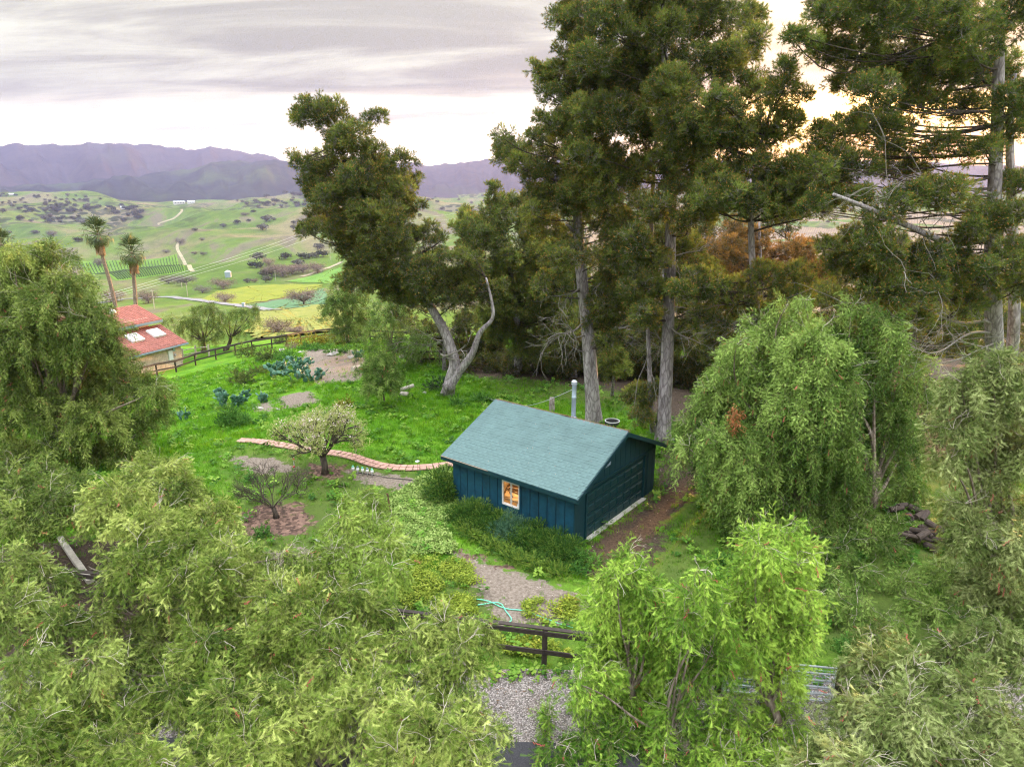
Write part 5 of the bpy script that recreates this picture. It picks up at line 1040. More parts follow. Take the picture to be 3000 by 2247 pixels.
# sapling pine beside the tall trunk
Bs = g(1322, 855); NINST += pine('small round pine sapling between the tall pale trunk and the slim stem', Bs, [([Bs-[0, 0, .1], Y(1326, 800, 43.5), Y(1328, 765, 43.5)], .10, .03)], blobs_y([(1325, 785, 22), (1308, 800, 18), (1340, 800, 18), (1326, 765, 16)], 43.5, .5), K_pinel, 7, .6, seed=33, limb_r=.02)
print('instances', NINST)

# ---- shrubs and hedges
def sprig(rng, L=.26, n=16, leafw=.022, leafl=.07, spread=1.0):
    mb = MB(); V = []; F = []
    for k in range(n):
        t = (k+1)/n; a = k*2.4; d = unit([math.cos(a)*spread, math.sin(a)*spread, 1.0]); q = np.array([0, 0, t*L]); s = unit(np.cross(d, rng.normal(size=3)))*leafw*.5; l = leafl*rng.uniform(.7, 1.2)
        i = len(V); V += [q, q+d*l*.5+s, q+d*l, q+d*l*.5-s]; F.append((i, i+1, i+2, i+3))
    mb.add(V, F); return mb
def shrub_kit(name, c0, c1, c2, **kw):
    rng = np.random.default_rng(3); lm = leaf(name+'_leaf', c0, c1, c2, .2); return scatter_tree(name, [proto('sprig', sprig(rng, **kw), lm) for _ in range(3)])
KJ = shrub_kit('juniper', (.022, .070, .012), (.065, .155, .024), (.22, .31, .05), L=.30, n=24, leafw=.018, leafl=.075, spread=.55)
KJb = shrub_kit('juniper_blue', (.03, .085, .045), (.065, .155, .085), (.13, .24, .14), L=.30, n=24, leafw=.018, leafl=.075, spread=.55)
KY = shrub_kit('yellow_shrub', (.09, .10, .012), (.20, .19, .022), (.34, .30, .04), leafw=.04); KG = shrub_kit('green_shrub', (.04, .12, .02), (.08, .21, .035), (.16, .32, .06), leafw=.04)
KO = shrub_kit('olive_shrub', (.045, .075, .02), (.09, .13, .032), (.16, .20, .05), leafw=.035, leafl=.10); KD = shrub_kit('dark_shrub', (.012, .035, .016), (.03, .062, .028), (.07, .11, .05), leafw=.035); KP = shrub_kit('grey_shrub', (.14, .105, .08), (.24, .19, .15), (.34, .29, .22), leafw=.02)
def shrub(label, base, blobs, kit, dens=60, tint=.5, seed=1, squash=.9, scl=1., name='shrub', group=None):
    rng = np.random.default_rng(seed); base = np.array(base, float); t = empty(name, tuple(base), label=label, cat='shrub', group=group); P, D, S, T = tufted(blobs, dens/(scl*scl), rng, tint, squash, .3, sub=5)
    ok = P[:, 2] > terr(P[:, 0], P[:, 1])-.02; scatter('foliage', kit, 3, P[ok], D[ok], S[ok]*scl, T[ok], t)
    mb = MB()
    for (c, r) in blobs[:6]: mb.tube([base-[0, 0, .1], (base+c)/2+rng.normal(size=3)*.05, c], [.04, .03, .01], 5, cap=False)
    o = mb.build('stems', M['darkbark'], t, kind='stuff'); o.location = -base; return t
def gb(lst):       # lobes given by pixel centre + radius, resting on the ground
    o = []
    for (px, py, rp) in lst:
        p = at_ground(px, py+rp*.55); sl = (p-[0, 0, CAMZ])@_fw; r = rp*sl/FPX; o.append((p+np.array([0, 0, r*.62]), r))
    return o
shd = np.array([math.sin(YAW), math.cos(YAW)]); she = np.array([-math.cos(YAW), math.sin(YAW)])
def S_(x, y, z): q = np.array(SHC)+shd*x+she*y; return np.array([q[0], q[1], z])
def jun(label, ys_, kit, seed, tint=.5, h=.85, group=None):
    rng = np.random.default_rng(seed); bl = []
    for yl in np.arange(ys_[0], ys_[1]+.01, .38):
        bl.append((S_(-.66+rng.uniform(-.12, .08), yl, h*.40), .52)); bl.append((S_(-1.20+rng.uniform(-.12, .12), yl, h*.30), .46))
        if rng.random() < .45: bl.append((S_(-1.50+rng.uniform(-.10, .1), yl, .14), .30))
    b = S_(-.9, sum(ys_)/2, 0); shrub(label, b, bl, kit, 52, tint, seed, .9, .58, name='juniper_hedge_shrub')
jun('dark juniper under the window, left end of the hedge along the shed', (4.4, 5.5), KJ, 41, .46, 1.05); jun('deep green juniper below the lit window of the shed', (3.0, 4.2), KJ, 42, .42, 1.0)
jun('blue green juniper standing out in the middle of the hedge', (2.3, 2.7), KJb, 43, .6, 1.05); jun('dark juniper at the near shed corner, right end of the hedge', (-.5, 1.9), KJ, 44, .36, .9)
b = S_(-.2, 6.9, 0); shrub('clipped round juniper at the far left corner of the shed', b, [(b+np.array([0, 0, .75]), .72), (b+np.array([-.3, .2, .5]), .6), (b+np.array([.1, -.3, .45]), .55)], KJ, 80, .45, 45, .95, name='round_juniper')
P = []   # trailing juniper arms spilling toward the sand
rng = np.random.default_rng(46); lst = [(S_(-1.75-rng.uniform(0, .7)*(1-abs(yl-1)/4), yl, .08), .32) for yl in np.arange(-.8, 4.4, .22)]
shrub('low trailing juniper spilling from the hedge onto the sandy soil', S_(-1.9, 1.5, 0), lst, KJ, 55, .72, 46, .45, name='trailing_juniper')
shrub('bright green weed clump at the near corner of the shed', g(1275, 1215), gb([(1262, 1212, 20), (1285, 1220, 16), (1250, 1235, 14)]), KG, 60, .4, 47)
for k, (px, py, rp, kit, lab) in enumerate([
  (606, 735, 13, KO, 'brownish shrub by the fence at the left of the yellow shrubs'), (640, 742, 15, KY, 'yellow olive shrub along the fence, leftmost of the yellow row'), (672, 738, 17, KY, 'yellow shrub behind the pale stones, second in the fence row'), (704, 736, 17, KY, 'yellow shrub third in the fence row, above the flat stone'), (732, 736, 15, KY, 'yellow shrub at the right end of the fence row'),
  (632, 750, 9, KP, 'small greyish twiggy shrub at the edge of the soil bed'), (657, 750, 9, KG, 'low mounded green plant left of the upright one'), (684, 752, 9, KG, 'small upright bright green plant at the back of the soil bed'), (718, 757, 13, KG, 'low blue green ground plant behind the large flat stone'), (745, 757, 10, KG, 'low green ground plant right of the large flat stone'),
  (760, 728, 26, KO, 'dark rounded shrub at the foot of the far pepper tree'), (534, 762, 17, KO, 'feathery green shrub in front of the fence, leftmost'), (582, 768, 20, KO, 'feathery green shrub in front of the fence beside the cactus clump'), (526, 818, 22, KO, 'greyish shrub between the big cactus and the cactus clump'),
  (617, 770, 18, KG, 'bright green leafy mound left of the tall cactus'), (745, 877, 12, KY, 'small yellow leaved plant behind the blossom tree'), (505, 905, 26, KG, 'broad leafy weed patch in the lawn below the big cactus'), (560, 800, 14, KO, 'small shrub behind the cactus clump'),
  (942, 832, 21, KD, 'dark blue green shrub against the leaning pine trunk'), (905, 775, 20, KO, 'olive shrub left of the leaning pine trunk'), (935, 772, 16, KO, 'small olive shrub right behind the leaning pine trunk'),
  (540, 1035, 9, KG, 'grassy tuft at the upper left of the bare tree'), (570, 1150, 13, KG, 'green weed clump left of the bare tree base'), (1040, 860, 13, KG, 'low leafy weed in grass right of the leaning pine'), (985, 870, 11, KG, 'small leafy weed in grass below the leaning pine'), (1390, 895, 16, KP, 'brown dried shrub at the slim pine stem'), (1560, 1210, 16, KG, 'bright weed in shade below the weeping tree'), (1840, 1400, 26, KG, 'green weed thicket behind the metal gate')]):
    shrub(lab, g(px, py+rp*.6), gb([(px, py, rp), (px-rp*.6, py+rp*.2, rp*.7), (px+rp*.6, py+rp*.15, rp*.7)]), kit, 26 if py < 900 else 50, .5, 50+k, .85, 1.5 if py < 900 else 1.0)

# pale flowering ground cover left of the hedge, yellow weeds on the sand
def poly_points(poly_px, n, rng):
    W = np.array([at_ground(*p)[:2] for p in poly_px]); lo, hi = W.min(0), W.max(0); out_ = np.zeros((0, 2))
    while len(out_) < n:
        q = rng.uniform(lo, hi, (n*2, 2)); ins = np.zeros(len(q), bool)
        for i in range(len(W)):
            (x1, y1), (x2, y2) = W[i], W[(i+1) % len(W)]; ins ^= ((y1 > q[:, 1]) != (y2 > q[:, 1])) & (q[:, 0] < (x2-x1)*(q[:, 1]-y1)/(y2-y1+1e-12)+x1)
        out_ = np.concatenate([out_, q[ins]])
    return out_[:n]
def leafclump(rng, n=9, r=.06, h=.10):
    mb = MB(); V = []; F = []
    for k in range(n):
        a = rng.uniform(0, 6.28); c = np.array([math.cos(a)*rng.uniform(0, .11), math.sin(a)*rng.uniform(0, .11), rng.uniform(.3, 1)*h]); u_ = unit([math.cos(a), math.sin(a), rng.uniform(-.5, .4)]); s = unit(np.cross(u_, [0, 0, 1]))*r*.5
        i = len(V); V += [c, c+u_*r*.55+s, c+u_*r*1.2, c+u_*r*.55-s]; F.append((i, i+1, i+2, i+3))
    mb.add(V, F); return mb
rng = np.random.default_rng(60)
KI = scatter_tree('ground_cover_kit', [proto('clump', leafclump(rng), leaf('cover_leaf', (.10, .18, .03), (.22, .33, .07), (.42, .52, .17), .25)) for _ in range(3)])
KYW = scatter_tree('yellow_weed_kit', [proto('clump', leafclump(rng, 12, .05, .14), leaf('yellow_weed', (.10, .16, .015), (.21, .28, .03), (.36, .42, .06), .25)) for _ in range(3)])
q = poly_points([(905, 1040), (965, 1010), (985, 1080), (960, 1140), (985, 1190), (960, 1200), (930, 1195), (850, 1210), (860, 1130), (840, 1080)], 5200, rng); lump = .12*np.abs(np.sin(q[:, 0]*2.1+np.sin(q[:, 1]*1.7)*2))
scatter('ground_cover', KI, 3, np.c_[q, terr(q[:, 0], q[:, 1])+lump+rng.uniform(-.03, .05, len(q))], rng.normal(size=(len(q), 3))*.35+[0, 0, 1], rng.uniform(.8, 1.4, len(q)), np.clip(.55+rng.normal(size=len(q))*.2, 0, 1))
P_ = []
for poly, n in (([(930, 1200), (1010, 1215), (1040, 1260), (980, 1270), (900, 1260)], 500), ([(1000, 1290), (1080, 1350), (1000, 1330), (900, 1280)], 420), ([(1130, 1300), (1240, 1290), (1250, 1340), (1180, 1350), (1130, 1330)], 420), ([(1060, 1370), (1240, 1400), (1230, 1430), (1080, 1410)], 520), ([(900, 1200), (980, 1230), (1050, 1330), (900, 1330), (820, 1260)], 900)):
    P_.append(poly_points(poly, n, rng))
q = np.concatenate(P_); kf = np.sin(q[:, 0]*3.1+np.sin(q[:, 1]*2.3)*1.5)+rng.normal(size=len(q))*.5 > -.2; q = q[kf]
scatter('yellow_weeds', KYW, 3, np.c_[q, terr(q[:, 0], q[:, 1])], rng.normal(size=(len(q), 3))*.3+[0, 0, 1], rng.uniform(.8, 1.5, len(q)), np.clip(.5+rng.normal(size=len(q))*.22, 0, 1))

# grass: tufts over the lawn, thinner where soil shows
def tuft(rng, n=13, h=.22, w=.016, sp=.10, lean=.5):
    mb = MB(); V = []; F = []
    for k in range(n):
        a = rng.uniform(0, 6.28); c = np.array([rng.normal()*sp, rng.normal()*sp, -.02]); hh = h*rng.uniform(.6, 1.25); d = np.array([math.cos(a)*lean*rng.uniform(.2, 1), math.sin(a)*lean*rng.uniform(.2, 1), 1]); s = np.array([-math.sin(a), math.cos(a), 0])*w*.5
        i = len(V); V += [c-s, c+s, c+d*hh*.6+s*.6, c+d*hh*.6-s*.6, c+d*hh+np.array([d[0], d[1], -.3])*hh*.22]; F += [(i, i+1, i+2, i+3), (i+3, i+2, i+4)]
    mb.add(V, F); return mb
KGR = scatter_tree('grass_kit', [proto('tuft', tuft(rng), leaf('grass_blade', (.075, .20, .012), (.16, .38, .018), (.32, .52, .035), .45)) for _ in range(4)])
n = 78000; x = rng.uniform(-36, 26, n); y = rng.uniform(17, 70, n)
az_ = np.abs(np.arctan2(x, y)); q = np.c_[x, y]
wet = np.maximum.reduce([mask_at('dirt', x, y), mask_at('chips', x, y), np.clip((mask_at('litter', x, y)-.4)*1.5, 0, .95)]); dul = mask_at('dull_shade', x, y)
dx = x-SHC[0]; dy = y-SHC[1]; lx = dx*shd[0]+dy*shd[1]; ly = dx*she[0]+dy*she[1]; inside = (lx > -.1) & (lx < SW+.1) & (ly > -.1) & (ly < SL+.1)
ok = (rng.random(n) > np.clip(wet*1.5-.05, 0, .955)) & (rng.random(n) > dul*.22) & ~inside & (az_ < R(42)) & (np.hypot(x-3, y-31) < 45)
near_path = np.min(np.hypot(x[:, None]-cl_[None, :, 0], y[:, None]-cl_[None, :, 1]), axis=1)
dens_path = np.array([along(s) for s in np.linspace(0, seg[-1], 70)]); near_path = np.min(np.hypot(x[:, None]-dens_path[None, :, 0], y[:, None]-dens_path[None, :, 1]), axis=1); ok &= near_path > .37
x, y, dul = x[ok], y[ok], dul[ok]; pat = .5+.5*np.sin(x*.55+1.7*np.sin(y*.38))*np.sin(y*.62+1.1*np.sin(x*.33))
pat2 = .5+.5*np.sin(x*1.9+2*np.sin(y*1.3))*np.sin(y*2.3+1.5*np.sin(x*1.1))
tin = np.clip(.16+.30*pat+.22*pat2*rng.random(len(x))-.30*(x > 9)+rng.normal(size=len(x))*.13-.05*dul, 0, 1)  # lower tint on the right paints tree shade into the blades
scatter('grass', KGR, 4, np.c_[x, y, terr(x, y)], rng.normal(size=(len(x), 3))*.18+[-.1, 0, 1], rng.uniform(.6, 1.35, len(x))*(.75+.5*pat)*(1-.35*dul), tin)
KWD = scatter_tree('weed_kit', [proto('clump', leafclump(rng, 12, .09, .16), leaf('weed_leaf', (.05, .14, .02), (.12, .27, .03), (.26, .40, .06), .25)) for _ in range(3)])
k_ = rng.choice(len(x), 6000, p=(pat2**4+.02)/(pat2**4+.02).sum()); scatter('lawn_weeds', KWD, 3, np.c_[x[k_]+rng.normal(size=6000)*.1, y[k_], terr(x[k_], y[k_])+.05], rng.normal(size=(6000, 3))*.35+[0, 0, 1], rng.uniform(.7, 1.7, 6000), np.clip(rng.normal(size=6000)*.25+.45-.25*(x[k_] > 9), 0, 1))  # weeds on the right get the same painted tree shade
k_ = rng.choice(len(x), 1500); KDRY = scatter_tree('dry_kit', [proto('tuft', tuft(rng, 9, .26), leaf('dry_blade', (.16, .13, .05), (.26, .22, .09), (.36, .30, .14), .3)) for _ in range(2)])
scatter('dry_grass', KDRY, 2, np.c_[x[k_], y[k_], terr(x[k_], y[k_])], rng.normal(size=(1500, 3))*.3+[0, 0, 1], rng.uniform(.6, 1.2, 1500), rng.random(1500))
wx = rng.uniform(-6, 9, 170); wy = 16.85-np.abs(rng.normal(size=170))*.38
scatter('verge_weeds', KWD, 3, np.c_[wx, wy, terr(wx, wy)+.10], rng.normal(size=(170, 3))*.3+[0, 0, 1], rng.uniform(.5, 1.3, 170), rng.random(170))
print('grass', len(x))

# blossom tree and the bare tree
rng = np.random.default_rng(71)
def twig_tree(name, label, cat_, base, stems, barkm, tips=None, depth=4, L=1.0, r=.085, spread=.5, up=.12, trunk=None, seed=1, n=3):
    rg = np.random.default_rng(seed); base = np.array(base); t = empty(name, tuple(base), label=label, cat=cat_); mb = MB(); mb.tube(trunk[0], trunk[1], 10); o = mb.build('trunk', M[barkm], t, True); o.location = -base
    mb = MB()
    for d in stems: grow(mb, trunk[0][-1]-np.array([0, 0, .05]), d, L, r, depth, rg, spread, up, n, 0, tips, 3, .66, .74)
    o = mb.build('branches', M[barkm], t, kind='stuff'); o.location = -base; return t
Bb = g(702, 1023); tips = []
tb = twig_tree('blossom_tree', 'spreading fruit tree with pale pink blossom beside the paver path', 'tree', Bb, [unit((math.cos(a)*.95, math.sin(a)*.95, .75)) for a in np.linspace(0, 6.28, 7)[:-1]]+[(.1, .1, 1)], 'darkbark', tips, 4, .95, .085, .46, .03, ([Bb-[0, 0, .1], Bb+[.02, 0, .4], Bb+[-.05, 0, .95]], [.20, .15, .16]), 72)
Tp = np.array([p for p, d in tips]); Td = np.array([d for p, d in tips])
fl_ = MB(); rg = np.random.default_rng(4)
def petals(n=5, r=.034):
    mb = MB()
    for k in range(n):
        c = rg.normal(size=3)*.06; u_ = unit(rg.normal(size=3)); s = unit(np.cross(u_, rg.normal(size=3))); mb.add([c+u_*r, c+s*r, c-u_*r, c-s*r], [(0, 1, 2, 3)])
    return mb
PET = leaf('petal', (.55, .40, .36), (.72, .58, .54), (.82, .74, .70), .3); YLF = leaf('young_leaf', (.26, .33, .09), (.42, .47, .15), (.56, .57, .25), .45)
KPT = scatter_tree('blossom_kit', [proto('blossom', petals(), PET) for _ in range(3)]); KYL = scatter_tree('young_leaf_kit', [proto('leaves', sprig(rg, .16, 7, .03, .06), YLF) for _ in range(3)])
k = 2.2; hi = np.clip((Tp[:, 2]-Bb[2]-1.4)/1.6, 0, 1)
m_ = rg.random(len(Tp)) < .10+.75*hi**1.3; Pf = Tp[m_]+rg.normal(size=(m_.sum(), 3))*.09
scatter('blossom', KPT, 3, Pf, rg.normal(size=Pf.shape), rg.uniform(.8, 1.3, len(Pf)), rg.random(len(Pf)), tb)
Pl = np.repeat(Tp, 5, 0)+rg.normal(size=(5*len(Tp), 3))*.17; scatter('foliage', KYL, 3, Pl, rg.normal(size=Pl.shape)+[0, 0, .5], rg.uniform(.8, 1.4, len(Pl)), rg.random(len(Pl)), tb)
Ba = g(597, 1118)
twig_tree('bare_tree', 'leafless bushy fruit tree on red bark mulch left of the blossom tree', 'tree', Ba, [unit((math.cos(a), math.sin(a), .8)) for a in np.linspace(.3, 6.58, 8)[:-1]]+[(0, .2, 1)], 'darkbark', None, 5, .80, .030, .5, .03, ([Ba-[0, 0, .1], Ba+[-.02, 0, .2], Ba+[-.1, 0, .5]], [.17, .10, .10]), 73)

# prickly pears: every pad a part
mb = MB(); V = []; n, kk = 10, 6
for i in range(kk+1):
    t = i/kk; w = math.sin(math.pi*min(1, .08+t*.92))**.75*(.6+.5*t) if 0 < i < kk else .08
    for j in range(n): a = 2*math.pi*j/n; V.append((.11*w*math.cos(a)*1.35, .022*math.sin(a)*(1 if w > .3 else .7), .34*t))
mb.add(V, [(i*n+j, i*n+(j+1) % n, (i+1)*n+(j+1) % n, (i+1)*n+j) for i in range(kk) for j in range(n)]+[tuple(reversed(range(n))), tuple(kk*n+j for j in range(n))]); padm = mb.mesh('pad', M['cactus'], True)
def cactus(label, px, py, rad, levels, s, seed):
    rg = random.Random(seed); b = at_ground(px, py); t = empty('prickly_pear', tuple(b), label=label, cat='cactus'); cnt = 0
    def pad(p, d, sz, lv):
        nonlocal cnt
        if cnt > 110: return
        roll = Matrix.Rotation(rg.uniform(0, 3.14), 4, 'Z'); q = Vector(d).to_track_quat('Z', 'Y').to_matrix().to_4x4() @ roll
        o = link('pad', padm, t, Vector(p), q.to_euler(), sz); cnt += 1; e = Vector(p)+Vector(d)*.325*sz
        if lv > 0:
            for _ in range(rg.choice((1, 2, 2, 3))): pad(e+Vector((rg.uniform(-.03, .03), rg.uniform(-.03, .03), -.02)), Vector((d[0]+rg.uniform(-.75, .75), d[1]+rg.uniform(-.75, .75), abs(d[2])*.8+rg.uniform(0, .4))).normalized(), sz*rg.uniform(.8, 1.0), lv-1)
    for k in range(int(rad*9)+2):
        a = rg.uniform(0, 6.28); r_ = rad*rg.uniform(0, 1)**.5*.8; pad(Vector((math.cos(a)*r_, math.sin(a)*r_, -.05)), Vector((math.cos(a)*.5*r_/rad+rg.uniform(-.2, .2), math.sin(a)*.5*r_/rad, 1)).normalized(), s*rg.uniform(.85, 1.15), levels)
cactus('big prickly pear alone in the lawn below the fence', 498, 882, .95, 3, 1.35, 1); cactus('small prickly pear just right of the big one', 565, 868, .45, 1, 1.2, 2); cactus('small prickly pear at the edge of the huge left pepper tree', 397, 908, .3, 1, 1.3, 3)
cactus('prickly pear clump at the left of the soil bed', 590, 815, 1.1, 2, 1.5, 4); cactus('tallest prickly pear, thick stemmed, at the soil bed edge', 645, 822, .8, 4, 1.45, 5); cactus('prickly pear low at the right of the tall one', 675, 822, .7, 2, 1.3, 6); cactus('prickly pear by the weeping tree at the far end of the soil bed', 772, 780, .4, 2, 1.4, 7)

# ================================================================== BEYOND THE FENCE
def Z1(a, b): return (a*.33377, 221.2+b*.33377)          # measures taken on an enlarged view of the valley
# fan palms
def frond_mesh(rng, L=1.0, n=15, droop=.5):
    mb = MB(); mb.tube([(0, 0, 0), (0, .02, L*.25), (0, .06, L*.5)], [.03, .022, .015], 4, 1); c = np.array([0, .06, L*.5])
    for k in range(n):
        a = -1.35+2.7*k/(n-1); d = np.array([math.sin(a), .12+.1*rng.normal(), math.cos(a)]); s = np.array([math.cos(a), 0, -math.sin(a)])*.030*L; l = L*.75*(.8+.2*math.cos(a)); dr = np.array([0, -.55*droop, -.25*droop])*L
        mb.add([c-s*.2, c+s*.2, c+d*l*.55+s, c+d*l*.55-s, c+d*l+dr*.6], [(0, 1, 2, 3), (3, 2, 4)])
    return mb
FRM = simple('palm_green', (.085, .125, .030), .5, var=.45, scale=2); FRD = simple('dead_frond', (.30, .19, .11), .9, var=.3); rg = np.random.default_rng(8)
PTR = bark('palm_trunk', (.10, .075, .06), (.40, .31, .25), 9)
fr_m = [frond_mesh(rg, 1.0, 15, d).mesh('frond', [FRM, FRM]) for d in (.3, .6, .9)]
def palm(label, base_px, crown_px, y, s, seed, path):
    rg = random.Random(seed); top = at_y(*crown_px, y); b = at_y(*base_px, y); b[2] = gz(b[0], b[1]); t = empty('fan_palm', tuple(b), label=label, cat='palm tree')
    pts = [b-[0, 0, .2]]+[at_y(*p, y) for p in path]+[top]; mb = MB(); mb.tube(smooth(pts, 5), np.linspace(.33, .23, (len(pts)-1)*5+1), 10); o = mb.build('trunk', PTR, t, True); o.location = -b
    for k in range(30):
        a = k*2.39996; e = math.radians(82-150*((k+.5)/30)**.9); d = Vector((math.cos(a)*math.cos(e), math.sin(a)*math.cos(e), math.sin(e)))
        M4 = d.to_track_quat('Z', 'Y').to_matrix().to_4x4()
        # keep the blade's droop side down
        o = link('frond', fr_m[0 if e > .7 else 1 if e > -.2 else 2], t, Vector(top-b)+d*.25, M4.to_euler(), s*rg.uniform(.85, 1.1))
    mb = MB(); 
    for k in range(170):
        a = rg.uniform(0, 6.28); z0 = -rg.uniform(.2, 1.6)*s*.55; d = np.array([math.cos(a), math.sin(a), 0]); r_ = .42+.25*rg.random()*(1+z0*.3); w = np.array([-d[1], d[0], 0])*.13
        p = top-b+d*.25+[0, 0, z0]; q = p+d*r_*.8-np.array([0, 0, rg.uniform(.7, 1.3)*s*.5]); mb.add([p-w*.3, p+w*.3, q+w, q-w*.4, q-np.array([0, 0, .25])], [(0, 1, 2, 3), (3, 2, 4)])
    mb.build('dead_frond_skirt', FRD, t, kind='stuff'); return t
palm('taller fan palm leaning left behind the red roofed house', (252, 700), (211, 505), 108, 2.3, 1, [(250, 660), (238, 610), (222, 560)])
palm('shorter fan palm just right of the taller one', (295, 705), (284, 545), 104, 2.2, 2, [(294, 680), (291, 620), (287, 580)])
palm('fan palm at the left edge, mostly hidden behind the huge pepper tree', (-6, 720), (4, 528), 96, 2.0, 3, [(-5, 680), (0, 600)])
# dark trees by the house
A1 = g(440, 762); A2 = g(487, 758)
NINST += pepper_tree('dark spreading tree beside the red roofed house, bare grey limbs showing', A1, blobs_y([(430, 670, 24), (455, 665, 26), (410, 690, 24), (440, 700, 28), (470, 690, 22), (400, 712, 20), (420, 725, 20), (450, 730, 22), (472, 720, 18), (395, 690, 16)], A1[1], 1.5), K_far, 5.5, .32, .15, 2, .28, 1.5, 'spreading_tree', 'darkbark', 4, (.34, .34, .32, 0), 81, None, .5)[1]
NINST += pepper_tree('dark tree with many reddish stems, right of the spreading one by the fence', A2, blobs_y([(490, 680, 20), (515, 675, 24), (540, 672, 20), (500, 705, 18), (530, 695, 20), (548, 690, 12), (480, 700, 14), (520, 712, 14), (548, 664, 10)], A2[1], 1.2), K_far, 5.5, .36, .15, 2, .22, 2.5, 'spreading_tree', 'darkbark', 4, (.34, .34, .32, 0), 82, None, .5)[1]
A3 = g(372, 745); NINST += pepper_tree('pale olive bushy tree close behind the house roof', A3, blobs_y([(362, 695, 16), (380, 690, 16), (350, 690, 12), (378, 712, 18), (395, 705, 14)], A3[1]+2, 1), K_grey, 5.5, .45, .15, 1, .15, 1, 'bushy_tree', 'darkbark', 4, (.34, .34, .32, 0), 83, None, .5)[1]

# valley trees: five shapes, copied
def oak_mesh(seed, bare=False, n=520):
    rg = np.random.default_rng(seed); mb = MB(); V = []; F = []; Tm = []
    lobes = [(np.array([rg.uniform(-.55, .55), rg.uniform(-.55, .55), rg.uniform(.45, .85)]), rg.uniform(.28, .48)) for _ in range(9)]
    for k in range(n):
        c, r = lobes[k % 9]; d = unit(rg.normal(size=3)); p = c+d*r*rg.uniform(.7, 1.05)*[1, 1, .8]
        a = unit(rg.normal(size=3)); b_ = unit(np.cross(a, d)); s = rg.uniform(.05, .10)
        if bare: mb.add([p, p+a*.20+b_*.012, p+a*.20-b_*.012], [(0, 1, 2)], 0)
        else: mb.add([p-a*s, p+b_*s, p+a*s, p-b_*s], [(0, 1, 2, 3)], 0)
    mb.tube([(0, 0, -.15), (.02, 0, .2), (0, .03, .5)], [.06, .045, .03], 6, 1)
    for c, r in lobes: mb.tube([(0, .02, .25), c*.6+[0, 0, .1], c], [.03, .02, .008], 4, 1)
    return mb
oak_dark = simple('oak_leaf', (.032, .042, .018), .8, var=.35, scale=3); oak_grey = simple('oak_grey', (.085, .085, .060), .85, var=.3, scale=3); bare_pink = simple('bare_twigs', (.20, .145, .115), .9, var=.25, scale=3); bare_grey = simple('bare_grey_twigs', (.15, .13, .115), .9, var=.25, scale=3)
OAK = [oak_mesh(s).mesh('oak_tree', [oak_dark, M['darkbark']]) for s in (1, 2, 3)]; OAKG = [oak_mesh(s, False, 420).mesh('oak_tree', [oak_grey, M['darkbark']]) for s in (4, 5)]
BARE = [oak_mesh(s, True, 1500).mesh('leafless_tree', [bare_pink, M['darkbark']]) for s in (6, 7)]; BAREG = [oak_mesh(s, True, 1300).mesh('leafless_tree', [bare_grey, M['darkbark']]) for s in (8, 9)]
def vtree(px, py, rp, meshes, label, group=None, name='oak_tree', zs=1.):
    p = at_ground(px, py); sl = (p-[0, 0, CAMZ])@_fw; s = rp*sl/FPX
    o = link(name, random.choice(meshes), None, p-[0, 0, s*.08], (0, 0, rnd(-.4, .4)), (s*rnd(.95, 1.55), s*rnd(.9, 1.2), s*zs*rnd(.95, 1.3))); return tag(o, label, 'tree', group)
